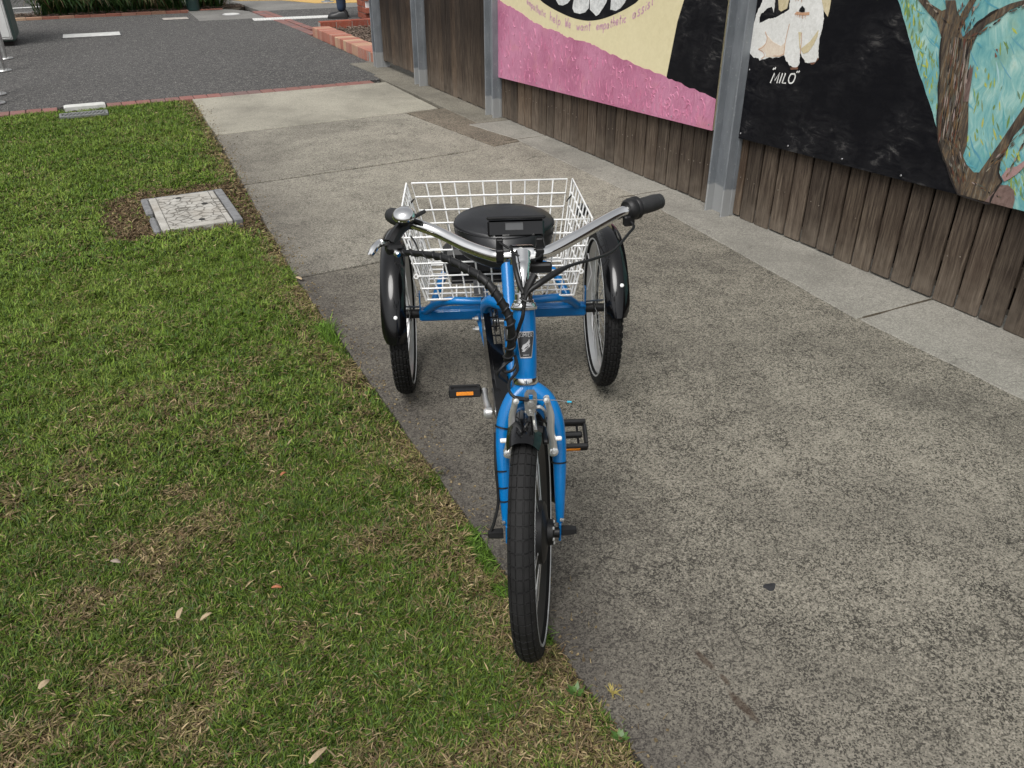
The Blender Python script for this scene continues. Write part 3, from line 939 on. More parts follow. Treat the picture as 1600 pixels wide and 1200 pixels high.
for i in range(n):
    p0, p1, p2, p3 = [Vector(mouth[(i + k) % n]) for k in (-1, 0, 1, 2)]
    for k in range(4):
        t = k / 4
        q = 0.5 * (2 * p1 + (p2 - p0) * t + (2 * p0 - 5 * p1 + 4 * p2 - p3) * t * t + (3 * p1 - p0 - 3 * p2 + p3) * t ** 3)
        mc.append((q.x, q.y))
flat(mc, XF + .0005, 0.0014, 'painted_mouth', P_BLACK, m1)
for k in ('t1', 't2', 't3', 't4'):
    tp = list(MU[k])
    c = sum(p[0] for p in tp) / len(tp)
    a, b = tp[0], tp[-1]
    tp = tp + [(b[0] + .01, b[1] + .10), (c, b[1] + .135), (a[0] - .01, a[1] + .10)]
    flat(tp, XF - .0005, 0.0016, 'painted_tooth', P_TOOTH, m1)
# drips and worms of thick paint in the pink
mb = MB()
for i in range(240):
    yy = random.uniform(3.70, 6.2)
    lim = np.interp(yy, [p[0] for p in pk[:-2]][::-1], [p[1] for p in pk[:-2]][::-1])
    bot = b0[1] + (b1[1] - b0[1]) * (6.264 - yy) / (6.264 - b1[0])
    zz = random.uniform(bot + .03, max(bot + .04, lim - .05))
    L = random.uniform(.02, .07)
    if random.random() < .55:
        pts = [(yy, zz), (yy + random.uniform(-.005, .005), zz - L / 2), (yy + random.uniform(-.01, .01), zz - L)]
    else:
        a = random.uniform(0, 6.28); r_ = random.uniform(.010, .028)
        pts = [(yy + r_ * math.cos(a + k * .9), zz + r_ * 1.2 * math.sin(a + k * .9)) for k in range(4)]
    pts = [(p[0], max(p[1], bot + .012)) for p in pts]
    mb.tube([(XF - .0012, p[0], p[1]) for p in pts], [.0018, .0042, .0026, .0014][:len(pts)], 5, 3)
drip = mb.build('paint_ridges', paint('pink ridges', (0.45, 0.13, 0.24), (0.66, 0.29, 0.41), 0.4), m1)
tag(drip, kind='stuff')
GL = {
 'e': [[(0, .45), (.5, .5), (.45, .85), (.2, .95), (.02, .6), (.1, .15), (.35, .02), (.6, .2)]],
 'm': [[(0, .9), (.05, 0)], [(.05, .6), (.25, .95), (.38, .8), (.38, 0)], [(.38, .6), (.6, .95), (.75, .8), (.78, 0)]],
 'p': [[(0, .95), (.02, -.75)], [(.02, .6), (.3, .98), (.55, .6), (.4, .1), (.03, .12)]],
 'a': [[(.5, .85), (.2, .95), (0, .5), (.15, .05), (.42, .2), (.52, .85)], [(.52, .85), (.52, .2), (.65, 0)]],
 't': [[(.2, 1.7), (.2, .2), (.38, 0)], [(0, 1.05), (.45, 1.1)]],
 'h': [[(0, 1.9), (.02, 0)], [(.02, .55), (.28, .95), (.48, .75), (.5, 0)]],
 'i': [[(.1, .95), (.12, 0)], [(.12, 1.4), (.13, 1.5)]],
 'c': [[(.5, .8), (.25, .97), (.02, .5), (.2, .05), (.52, .15)]],
 'l': [[(.05, 1.9), (.06, .2), (.2, 0)]],
 '.': [[(.1, .05), (.14, .12)]],
 'W': [[(0, 1.8), (.18, 0), (.42, 1.2), (.62, 0), (.85, 1.9)]],
 'w': [[(0, .95), (.18, 0), (.36, .75), (.52, 0), (.7, .98)]],
 'n': [[(0, .92), (.03, 0)], [(.03, .6), (.3, .95), (.5, .75), (.52, 0)]],
 's': [[(.48, .85), (.2, .95), (.08, .68), (.42, .35), (.36, .04), (.0, .1)]],
 ' ': []}
mb = MB()
base = MU['base']
cum = [0]
for i in range(1, len(base)):
    cum.append(cum[-1] + math.dist(base[i - 1], base[i]))
def at_arc(s):
    return (np.interp(s, cum, [p[0] for p in base]), np.interp(s, cum, [p[1] for p in base]))
def write(txt, s0, s1, h):
    adv = {c: (max([p[0] for st in GL[c] for p in st], default=.4) + .28) for c in GL}
    tot = sum(adv[c] for c in txt)
    k = (s1 - s0) / tot
    s = s0
    for ch in txt:
        p = at_arc(s); q = at_arc(s + adv[ch] * k)
        d = Vector((q[0] - p[0], q[1] - p[1])).normalized()
        u = Vector((0, 1)) * .8 + Vector((d.y, -d.x)) * -.2
        u = Vector((0, 1))
        sc = h * random.uniform(.92, 1.1)
        mb = MB()
        for st in GL[ch]:
            pts = [(p[0] + d.x * a * k + (-.10 * b * sc), p[1] + d.y * a * k + b * sc) for a, b in st]
            stroke(mb, pts, 0.0095, XF - .0008, 4)
        if mb.v: mb.build('painted_letter', P_MAUVE, m1, smooth=0)
        s += adv[ch] * k
def s_of(yv):
    return float(np.interp(-yv, [-p[0] for p in base], cum))
yb = [p[0] for p in base]
write('empathetic', s_of(yb[0]), s_of(yb[3]) - .005, .026)
write('help.', s_of(yb[4]), s_of(yb[6]) - .03, .030)
write('We', s_of(yb[6]) + .0, s_of(yb[7]) + .01, .030)
write('want', s_of(yb[8]) - .01, s_of(yb[10]), .030)
write('empathetic', s_of(yb[11]), s_of(yb[14]), .029)
write('assist', s_of(yb[15]) - .02, s_of(yb[18]) + .0, .034)
for p in MU['screws1']:
    screw(p, m1)

# -- panel with the little dog and the tree
m2 = tag(empty('mural_panel', F_LOC, F_RZ), 'painted panel with white dog on black beside a brown tree on turquoise', 'mural')
c0, c1 = MU['panel2'][0], MU['panel2'][1]
sl = (c1[1] - c0[1]) / (c1[0] - c0[0])
YE = 0.60
bz = lambda y_: c0[1] + sl * (y_ - c0[0])
def sky_mat():
    t = NT('turquoise paint')
    co = t.coord('pos')
    wv = t.n.new('ShaderNodeVectorMath'); wv.operation = 'MULTIPLY_ADD'
    nz = t.n.new('ShaderNodeTexNoise'); nz.inputs['Scale'].default_value = 3.0; nz.inputs['Detail'].default_value = 3
    t.l.new(co, nz.inputs['Vector']); t.l.new(nz.outputs['Color'], wv.inputs[0]); wv.inputs[1].default_value = (.35, .35, .35); t.l.new(co, wv.inputs[2])
    mp = t.n.new('ShaderNodeMapping'); mp.inputs['Rotation'].default_value = (.75, 0, 0); mp.inputs['Scale'].default_value = (1, 5, 1)
    t.l.new(wv.outputs[0], mp.inputs[0])
    st = t.noise(mp.outputs[0], 9, 7, .7)
    big = t.noise(co, 4.2, 4, .6)
    f = t.math('ADD', t.math('MULTIPLY', st, .55), t.math('MULTIPLY', big, .45))
    c = t.ramp(f, [(.36, (.085, .28, .32)), (.45, (.155, .38, .385)), (.53, (.24, .465, .44)), (.61, (.37, .57, .52)), (.71, (.56, .69, .62))])
    c = t.mix(t.ramp(t.noise(co, 7, 5, .65), [(.55, 0), (.72, .6)]), c, (.24, .36, .22))
    t.set(col=c, rough=.42, spec=.4)
    t.bump(st, .5, .004)
    return t.m
P_SKY = sky_mat()
flat([(c0[0] - .002, c0[1] + .003), (YE, bz(YE) + .003), (YE, TOP), (c0[0] - .002, TOP)], -0.012, 0.020, 'board_panel', P_SKY, m2)
b2 = MU['black2']
edge = [Vector(p) for p in b2[1:8]]
edge[0] = Vector((2.60, 1.17))
poly = [(c0[0], TOP - .005), (2.93, TOP - .005), (2.78, 1.45)]
for i in range(len(edge) - 1):
    for k in range(4):
        q = edge[i].lerp(edge[i + 1], k / 4)
        poly.append((q.x + random.uniform(-.002, .002), q.y))
poly += [(edge[-1].x, bz(edge[-1].x) + .001), (c0[0], c0[1])]
flat(poly, XF + .0005, 0.0014, 'black_field', P_BLACK, m2)
# loose brush strokes of sky and leaves
def brush_mesh(name, items, parent, x):
    """items: (pts, w, colour)"""
    V, L_, Cn, T = [], [], [], []
    off = 0
    for j, (pts, w, c) in enumerate(items):
        mb_ = MB(); stroke(mb_, pts, w, x - 0.00001 * (j % 90), 3)
        V += mb_.v
        for f in mb_.f:
            L_ += [i + off for i in f]; Cn.append(4)
        T += [tuple(k * random.uniform(.94, 1.06) for k in c)] * len(mb_.v)
        off += len(mb_.v)
    o = add_mesh_np(name, np.array(V), np.array(L_), np.array(Cn), attr_mat(name + ' paint', 0.42, 0.4, bump=.5, bscale=130), np.array(T))
    o.parent = parent
    return tag(o, kind='stuff')
def black_edge(z_):
    return float(np.interp(z_, [e.y for e in edge][::-1] + [1.45, 1.72], [e.x for e in edge][::-1] + [2.78, 2.93]))
items = []
for i in range(700):
    z_ = random.uniform(.50, TOP - .03)
    xr = black_edge(z_) - .012
    y_ = random.uniform(YE + .05, xr)
    if z_ < bz(y_) + .03: continue
    n_ = float(vnoise(np.array([y_]), np.array([z_]), 3.5, 301, 3)[0])
    a = 0.9 + 1.3 * (n_ - .5) + random.gauss(0, .25)
    L = random.uniform(.03, .10)
    c = random.choice([(0.12, 0.34, 0.38), (0.17, 0.41, 0.44), (0.24, 0.47, 0.48), (0.33, 0.54, 0.54), (0.14, 0.38, 0.46), (0.21, 0.42, 0.38)])
    if n_ < .42: c = random.choice([(0.09, 0.30, 0.38), (0.10, 0.34, 0.41), (0.14, 0.38, 0.40)])
    dx, dz = math.cos(a) * L / 2, math.sin(a) * L / 2
    y0_, y1_ = max(YE + .004, y_ - dx), min(xr, y_ + dx)
    items.append(([(y0_, max(z_ - dz, bz(y0_) + .004)), (y_, z_ + random.uniform(-.006, .006)), (y1_, min(z_ + dz, TOP - .004))], [.002, random.uniform(.003, .009), .001], c))
def leafdabs(yc, zc, sy, sz, n_):
    for i in range(n_):
        y_, z_ = random.gauss(yc, sy), random.gauss(zc, sz)
        xr = black_edge(min(max(z_, .5), 1.7)) - .01
        y_ = min(max(y_, YE + .03), xr)
        if z_ < bz(y_) + .04 or z_ > TOP - .06: continue
        c = random.choice([(0.15, 0.26, 0.08), (0.27, 0.35, 0.07), (0.42, 0.46, 0.09), (0.20, 0.32, 0.20), (0.12, 0.22, 0.13)])
        L = random.uniform(.015, .05); a = 1.2 + random.gauss(0, .3)
        y2 = min(max(y_ + math.cos(a) * L, YE + .01), xr)
        items.append(([(y_, z_), ((y_ + y2) / 2, z_ + math.sin(a) * L / 2), (y2, z_ + math.sin(a) * L)], [.002, random.uniform(.005, .010), .001], c))
for t in np.linspace(0, 1, 14):
    z_ = .62 + .62 * t
    leafdabs(black_edge(z_) - .045, z_, .03, .03, 10)
leafdabs(2.10, 0.80, .03, .10, 26)
leafdabs(2.02, 0.72, .03, .05, 12)
leafdabs(2.56, 1.20, .04, .05, 40)
leafdabs(1.87, 0.62, .05, .06, 60)
leafdabs(1.80, 0.55, .06, .04, 60)
leafdabs(1.5, 0.75, .3, .14, 120)
leafdabs(1.4, 1.25, .3, .14, 120)
leafdabs(2.2, 1.55, .35, .08, 160)
brush_mesh('brush_strokes', items, m2, XF - .0003)
def bark_mat():
    t = NT('bark brown')
    co = t.coord('pos', (14, 14, 1.5))
    n = t.noise(co, 5, 7, .72, .5); n2 = t.noise(t.coord('pos', (1, 1, .5)), 30, 4)
    c = t.ramp(n, [(.30, (.014, .011, .011)), (.41, (.055, .036, .026)), (.48, (.085, .072, .055)), (.55, (.15, .095, .05)), (.62, (.17, .155, .12)), (.74, (.30, .26, .21))])
    c = t.mix(t.ramp(n2, [(.35, .6), (.55, 0)]), c, (.03, .024, .022))
    t.set(col=c, rough=.5, spec=.4)
    t.bump(n, .7, .004)
    return t.m
tr = MU['trunk']
def setat(o, fn):
    me = o.data
    at = me.attributes.new('tint', 'FLOAT_COLOR', 'POINT')
    for i, v in enumerate(me.vertices):
        at.data[i].color = (*fn(v.co.y, v.co.z), 1)
o = flat([p if p[1] > bz(p[0]) + .003 else (p[0], bz(p[0]) + .003) for p in tr], XF - .0016, 0.0014, 'painted_tree', bark_mat(), m2)
flat([p if p[1] > bz(p[0]) + .003 else (p[0], bz(p[0]) + .003) for p in MU['burl']], XF - .0030, 0.0012, 'painted_burl', paint('burl', (0.09, 0.055, 0.048), (0.22, 0.15, 0.13), 0.5, (9, 9, 9), 1), m2)
flat(MU['pinkb'], XF - .0030, 0.0012, 'painted_burl', paint('burl pink', (0.28, 0.17, 0.16), (0.40, 0.26, 0.25), 0.5, (9, 9, 9), 1), m2)
flat(MU['spike'], XF - .0030, 0.0012, 'painted_branch', paint('broken branch', (0.05, 0.022, 0.018), (0.22, 0.16, 0.14), 0.5, (30, 30, 3), 1), m2)
items = []
cols = [(0.018, 0.014, 0.014), (0.025, 0.02, 0.018), (0.11, 0.075, 0.045), (0.16, 0.10, 0.05), (0.12, 0.048, 0.032), (0.19, 0.17, 0.135), (0.085, 0.085, 0.07), (0.10, 0.09, 0.075), (0.30, 0.24, 0.205)]
def bark(y0, z0, y1, z1, w, n_, curve=0):
    for i in range(n_):
        t = random.random(); s = random.uniform(.05, .20)
        o_ = random.uniform(-1, 1) * w
        pts = [(y0 + (y1 - y0) * u + o_ * (1 + .2 * u) + curve * math.sin(u * 3.14), z0 + (z1 - z0) * u) for u in (t, min(t + s / 2, 1), min(t + s, 1))]
        pts = [(p[0], max(p[1], bz(p[0]) + .006)) for p in pts]
        items.append((pts, [.001, random.uniform(.003, .008), .001], random.choice(cols)))
bark(2.10, .52, 2.20, .70, .035, 60); bark(2.215, .66, 2.265, 1.06, .042, 270); bark(2.265, 1.06, 2.285, 1.20, .030, 50)
bark(2.225, 1.07, 2.12, 1.155, .007, 16, -.01); bark(2.12, 1.16, 2.0, 1.22, .006, 12)
bark(2.33, 1.10, 2.45, 1.17, .008, 14); bark(2.25, 1.07, 2.235, 1.20, .008, 10)
for _e in (tr[9:22], tr[50:53]):     # darker edge strokes along the trunk
    for a_, b_ in zip(_e[:-1], _e[1:]):
        items.append(([a_, ((a_[0] + b_[0]) / 2 + .003, (a_[1] + b_[1]) / 2), b_], [.004, .009, .004], (.022, .018, .017)))
bark(2.06, .55, 1.95, .52, .02, 24); bark(2.02, .60, 1.90, .80, .010, 34); bark(1.93, .57, 1.90, .76, .006, 16)
brush_mesh('bark_strokes', items, m2, XF - .0046)
mb = MB(); stroke(mb, [(2.115, 1.040), (2.112, 1.025), (2.110, 1.010)], [.006, .012, .006], XF - .0008)
mb.build('painted_leaf', P_CLAW, m2, smooth=0)
dog = [p for p in MU['dog']]
hd = [(2.975, 1.20), (2.99, 1.26), (3.04, 1.31), (3.10, 1.325), (3.16, 1.31), (3.205, 1.26), (3.215, 1.19)]
tail = [(3.30, 1.18), (3.335, 1.21), (3.372, 1.18)]
i_h = 32       # the outline runs off the top of the picture here: close it with the rest of the head
pts = []
for i, p in enumerate(dog[:31]):
    pts.append(p)
pts += hd
pts += dog[32:] + tail
rag = []
for i in range(len(pts)):
    a, b = Vector(pts[i]), Vector(pts[(i + 1) % len(pts)])
    k = max(1, int((b - a).length / .008))
    for j in range(k):
        q = a.lerp(b, j / k)
        rag.append((q.x + random.uniform(-.0022, .0022), q.y + random.uniform(-.0028, .0022)))
flat(rag, XF + .0002, 0.0024, 'painted_dog', P_WHITE, m2)
er = MU['earl'] + [(3.225, 1.20), (3.262, 1.20)]
flat(er, XF - .0026, 0.0010, 'painted_ear', P_TAN, m2)
er = MU['earr'] + [(2.955, 1.21), (2.985, 1.21)]
flat(er, XF - .0026, 0.0010, 'painted_ear', P_TAN, m2)
for k, mm in (('tan1', P_PEACH), ('tan2', P_TAN), ('tan3', P_TAN)):
    flat(MU[k], XF - .0024, 0.0008, 'painted_patch', mm, m2)
flat(MU['lip'], XF - .0024, 0.0010, 'painted_lip', P_LIP, m2)
flat(MU['nose'], XF - .0036, 0.0010, 'painted_nose', P_BLACK, m2)
for k in ('paw', 'paw2'):
    flat(MU[k], XF - .0026, 0.0008, 'painted_claws', P_CLAW, m2)
for yy in (3.14, 3.06):
    MB().lathe([(0, .001), (.010, .001), (.010, 0)], (XF - .0024, yy, 1.19), (-1, 0, 0), 14).build('painted_eye', P_BLACK, m2, smooth=0)
mb = MB()
D = dict(l1=[(3.36, .885), (3.335, .895), (3.315, .918), (3.312, .945), (3.33, .97)], l2=[(3.36, .884), (3.325, .876), (3.312, .858), (3.33, .845)],
         l3=[(3.178, 1.02), (3.186, .95), (3.184, .88)], l4=[(3.092, .99), (3.085, .95), (3.08, .90)], l5=[(3.25, .868), (3.21, .872), (3.185, .885)])
for k, p in D.items():
    mb = MB(); stroke(mb, p, .0035, XF - .0036); mb.build('painted_line', P_LIP, m2, smooth=0)
mb = MB()
for i in range(16):
    yy = random.uniform(3.065, 3.15)
    stroke(mb, [(yy, 1.068), (yy + random.uniform(-.003, .003), 1.068 - random.uniform(.008, .02))], .0016, XF - .0036, 1)
for i in range(10):
    yy = random.uniform(3.11, 3.17)
    stroke(mb, [(yy, 1.135), (yy + random.uniform(-.003, .003), 1.135 - random.uniform(.01, .018))], .0016, XF - .0036, 1)
tag(mb.build('painted_whiskers', P_LIP, m2, smooth=0), kind='stuff')
# the dog's name, in capitals
mb = MB()
ml = MU['milo']
o0 = Vector(ml[0]); ux = (Vector(ml[1]) - Vector(ml[0])); uz = Vector(ml[2]) - Vector(ml[0])
caps = [[(0.0, 0), (.06, .95), (.16, .25), (.27, 1.0), (.28, 0)], [(.40, .95), (.38, 0)], [(.52, .95), (.50, .03), (.66, .02)],
        [(.86, .88), (.75, .85), (.72, .4), (.80, .05), (.93, .12), (.96, .6), (.90, .88), (.84, .87)],
        [(-.02, 1.42), (-.05, 1.25)], [(.04, 1.50), (.02, 1.30)], [(.99, 1.15), (.96, 1.0)], [(1.06, 1.18), (1.03, 1.02)]]
for st in caps:
    mb = MB()
    pts = [(o0.x + ux.x * a + uz.x * b, o0.y + ux.y * a + uz.y * b) for a, b in st]
    stroke(mb, pts, .0072, XF - .0012, 1 if len(st) in (2, 3, 5) else 5)
    mb.build('painted_letter', P_WHITE, m2, smooth=0)
for p in MU['screws2']:
    screw(p, m2)
# ---------------------------------------------------------------- things on the lawn
leaf_m = simple('dry leaf', (0.38, 0.29, 0.18), 0.8, var=0.3, vscale=60)
leaf_r = simple('reddish leaf', (0.36, 0.13, 0.06), 0.8, var=0.3, vscale=60)
def chip(x, y, rz, L, W, m, label, zz=0.028, curl=0.006):
    mb = MB()
    n = 6
    v, f = [], []
    for i in range(n + 1):
        t = i / n
        w = W * (math.sin(math.pi * min(1, t * .94 + .06)) ** .6) * random.uniform(.85, 1.1) / 2
        z = curl * math.sin(math.pi * t)
        v += [(L * (t - .5), -w, z - .25 * w), (L * (t - .5), 0, z + .2 * w), (L * (t - .5), w, z - .25 * w)]
    for i in range(n):
        a = 3 * i
        f += [(a, a + 1, a + 4, a + 3), (a + 1, a + 2, a + 5, a + 4)]
    m_ = len(v)
    v += [(p[0], p[1], p[2] - .0012) for p in v]
    f += [tuple(i + m_ for i in q)[::-1] for q in f]
    o = mb.add(v, f).build('dry_leaf', m, None)
    o.location = (x, y, zz); o.rotation_euler = (random.uniform(-.25, .25), random.uniform(-.25, .25), rz)
    tag(o, label, 'leaf', 'dry leaves and bark chips on the lawn')
chip(-0.067, 1.640, 1.1, .034, .014, leaf_m, 'pale upright leaf lying left of the other pale chip on the lawn')
chip(-0.013, 1.599, 0.2, .030, .011, leaf_m, 'pale blunt bark chip on the grass left of the front wheel')
chip(0.161, 1.620, -.4, .026, .009, leaf_r, 'small reddish leaf on the grass nearest the front wheel')
chip(0.289, 2.088, .5, .022, .012, leaf_r, 'small orange leaf fleck on the green middle of the lawn')
chip(-0.191, 1.903, -.7, .030, .012, simple('grey leaf', (.26, .21, .17), .8, var=.3), 'greyish brown leaf farthest left on the lawn')
chip(-0.362, 1.554, .7, .028, .013, leaf_m, 'pale chip at the lower left corner of the lawn')
chip(0.127, 1.111, .5, .050, .012, leaf_m, 'longest pale bark chip at the bottom edge of the lawn')
chip(0.716, 3.60, 1.9, .055, .018, leaf_m, 'pale strip of bark on the edge of the path by the slab joint', .012)
# a spot of old gum and a weed on the path
mb = MB(); k = 18
v = [(0, 0, .003)] + [(.017 * (1 + .16 * math.sin(3 * a + 1) + .1 * math.sin(5 * a)) * math.cos(a), .013 * (1 + .16 * math.sin(3 * a + 1)) * math.sin(a), .0008) for a in [2 * math.pi * i / k for i in range(k)]]
v += [(p[0] * .7, p[1] * .7, .0028) for p in v[1:]]
f = [(0, 1 + k + i, 1 + k + (i + 1) % k) for i in range(k)] + [(1 + k + i, 1 + i, 1 + (i + 1) % k, 1 + k + (i + 1) % k) for i in range(k)]
o = mb.add(v, f).build('gum_spot', simple('old gum', (.018, .018, .020), .8, var=.3, vscale=90), None, loc=(1.287, 1.082, 0))
tag(o, 'small black round spot of old gum on the concrete path', 'gum')
mb = MB()
for i in range(26):
    a = random.uniform(0, 6.28); L = random.uniform(.012, .028); e = random.uniform(.2, 1.2)
    d = Vector((math.cos(a) * math.cos(e), math.sin(a) * math.cos(e), math.sin(e) * .7))
    s_ = Vector((-d.y, d.x, 0)) * .0016
    b = Vector((random.uniform(-.006, .006), random.uniform(-.006, .006), 0))
    mb.add([b - s_, b + s_, b + d * L * .6 + s_ * .8, b + d * L * .6 - s_ * .8, b + d * L + Vector((0, 0, -.004))], [(0, 1, 2, 3), (3, 2, 4)])
o = mb.build('weed_tuft', simple('yellow weed', (.27, .22, .06), .7, var=.4, vscale=90), None, loc=(.751, .99, 0))
tag(o, 'tiny yellowish weed tuft alone on the concrete near the lawn edge', 'weed')
# broad-leaved weeds at the lawn's edge
def weed(x, y, label):
    mb = MB()
    for i in range(9):
        a = i * .7 + random.uniform(-.2, .2); L = random.uniform(.018, .032); e = random.uniform(.3, .9)
        d = Vector((math.cos(a) * math.cos(e), math.sin(a) * math.cos(e), math.sin(e)))
        s_ = Vector((-d.y, d.x, 0)).normalized() * .006
        mb.add([d * .004, d * L * .5 + s_, d * L * .5 - s_, d * L], [(0, 1, 3, 2)])
    o = mb.build('weed', simple('weed green', (.055, .115, .02), .5, var=.3, vscale=60), None, loc=(x, y, .004))
    tag(o, label, 'weed')
weed(0.700, 0.88, 'bright green broadleaf weed at the lawn edge, lowest in the picture')
weed(0.675, 1.02, 'bright green broadleaf weed on the lawn edge near the weed tuft')

# lush tufts spilling over the path beside the front wheel
# ---------------------------------------------------------------- pit cover
def pitcover():
    x0, x1, y0, y1 = PIT
    cx, cy = (x0 + x1) / 2, (y0 + y1) / 2
    root = empty('pit_cover', (cx, cy, -0.012))
    tag(root, 'pale concrete utility pit cover with crazed pattern set in the lawn', 'pit cover')
    w, d = x1 - x0, y1 - y0
    t = NT('crazed cover')
    co = t.coord('obj')
    wv = t.n.new('ShaderNodeVectorMath'); wv.operation = 'MULTIPLY_ADD'
    nz = t.n.new('ShaderNodeTexNoise'); nz.inputs['Scale'].default_value = 22
    t.l.new(co, nz.inputs['Vector']); t.l.new(nz.outputs['Color'], wv.inputs[0]); wv.inputs[1].default_value = (.022, .022, 0); t.l.new(co, wv.inputs[2])
    e = t.voro(wv.outputs[0], 19, 'DISTANCE_TO_EDGE')
    sx = t.n.new('ShaderNodeSeparateXYZ'); t.l.new(co, sx.inputs[0])
    inn = t.math('MULTIPLY', t.math('LESS_THAN', t.math('ABSOLUTE', sx.outputs['X']), .145), t.math('LESS_THAN', t.math('ABSOLUTE', sx.outputs['Y']), .262))
    gr = t.math('MULTIPLY', t.ramp(e, [(0.0, 1), (0.045, 0.75), (.075, 0)]), inn)
    bx = t.ramp(t.math('ABSOLUTE', t.math('SUBTRACT', t.math('ABSOLUTE', sx.outputs['X']), .148)), [(0.0, .8), (.0028, 0)])
    gr = t.math('MAXIMUM', gr, bx)
    n = t.noise(co, 14, 5, .65)
    c = t.ramp(n, [(0.3, (.27, .258, .232)), (0.65, (.43, .415, .38))])
    c = t.mix(t.ramp(t.noise(co, 5, 4), [(.5, 0), (.72, .5)]), c, (.27, .23, .18))
    c = t.mix(t.math('MULTIPLY', gr, t.ramp(n, [(.3, .85), (.75, .35)])), c, (.085, .075, .06))
    t.set(col=c, rough=.85, spec=.3)
    t.bump(t.math('SUBTRACT', t.math('MULTIPLY', n, .2), gr), .9, .006)
    MB().box((-0.005, 0.0, .004), (w - .085, d - .02, .04), None, .005).build('lid', t.m, root, smooth=0)
    fr = simple('pit frame', (.17, .172, .175), .8, var=.25, vscale=30, bump=.3)
    MB().box((w / 2 - .018, 0, .001), (.046, d, .05), None, .004).build('frame', fr, root, smooth=0)
    MB().box((-w / 2 + .014, .17, .001), (.040, d - .34, .05), None, .008).build('frame', fr, root, smooth=0)
    MB().box((-w / 2 + .016, -.17, -.003), (.036, .24, .05), None, .01).build('frame', fr, root, smooth=0)
    MB().box((-.01, d / 2 - .004, -.002), (w - .06, .016, .05), None, .003).build('frame', fr, root, smooth=0)
    hole = simple('hole', (.02, .02, .018), .9)
    for (px, py) in ((-.03, .24), (.03, -.22), (.09, .06)):
        MB().lathe([(0, 0), (.014, 0), (.016, .001), (.018, 0)], (px, py, .0245), (0, 0, 1), 16).build('lifting_hole', hole, root)
    # worn cast letters along the right-hand margin and a mark in the middle
    LD = simple('letter dirt', (.13, .12, .10), .9, var=.3)
    Fg = [(0, 0, 0, 1), (0, 1, .6, 1), (0, .5, .5, .5)]
    Eg = Fg + [(0, 0, .6, 0)]
    Tg = [(.3, 0, .3, 1), (0, 1, .6, 1)]
    Lg = [(0, 0, 0, 1), (0, 0, .6, 0)]
    Cg = [(0, 0, 0, 1), (0, 1, .6, 1), (0, 0, .6, 0)]
    Og = Cg + [(.6, 0, .6, 1)]
    def letter2(segs, ox, oy, s):     # letters that read from the fence side
        for (a, b, c_, d_) in segs:
            mb.tube([(ox + (b - .5) * s, oy + a * s, .0250), (ox + (d_ - .5) * s, oy + c_ * s, .0250)], .002, 4)
    for k, gl in enumerate((Tg, Eg, Lg, Eg, Cg, Og)):
        mb = MB()
        letter2(gl, .166, -.16 + k * .055, .030)
        mb.build('cast_letter', LD, root)
    mb = MB()
    for (a, b, c_, d_) in ((-.03, -.02, -.03, .04), (-.03, .04, .03, .04), (-.03, .012, .015, .012), (-.045, -.035, -.045, .055), (-.045, .055, .04, .055)):
        mb.tube([(a - .03, b - .02, .0250), (c_ - .03, d_ - .02, .0250)], .0022, 4)
    mb.build('cast_mark', simple('mark dirt', (.15, .14, .12), .9, var=.3), root)
    root.rotation_euler = (0, 0, R(0.5))
pitcover()

# drain in the lawn: a white kerb block with an arched mouth and a slotted metal lid
root = empty('kerb_block', (0.022, 8.30, -0.048)); tag(root, 'white painted concrete drain block with arched mouth at the paver row', 'drain block')
pts = [(-.165, -.08), (-.055, -.08)] + [(-.055 + .155 * (i / 10), -.08 + .055 * math.sin(math.pi * i / 10)) for i in range(1, 10)] + [(.10, -.08), (.165, -.08), (.165, .052), (.15, .058), (-.15, .058), (-.165, .052)]
MB().prism([(p[0], -.07, p[1]) for p in pts], (0, .13, 0)).build('block', simple('white block', (.54, .54, .51), .75, var=.12, vscale=20, bump=.3), root, smooth=0)
MB().box((.02, .05, -.03), (.15, .012, .10)).build('drain_mouth', M['dark'], root, smooth=0)
root = empty('drain_lid', (0.0, 7.885, 0.008)); tag(root, 'grey slotted metal drain lid in the lawn before the white block', 'drain lid')
gm = simple('grey lid', (.20, .205, .20), .6, .3, var=.2, vscale=30)
for sx_ in (-1, 1):
    MB().box((sx_ * .175, 0, 0), (.02, .15, .02), None, .002).build('rim', gm, root, smooth=0)
for sy_ in (-1, 1):
    MB().box((0, sy_ * .066, 0), (.33, .016, .02), None, .002).build('rim', gm, root, smooth=0)
bm_ = None
for i in range(11):
    if bm_ is None:
        o = MB().box((0, 0, -.001), (.016, .12, .014), None, .002).build('bar', gm, root, smooth=0); bm_ = o.data
    else:
        o = link('bar', bm_, root)
    o.location = (-.15 + .03 * i, 0, 0); o.rotation_euler = (0, 0, -.35)
MB().box((0, 0, -.02), (.33, .13, .006)).build('sump', M['dark'], root, smooth=0)

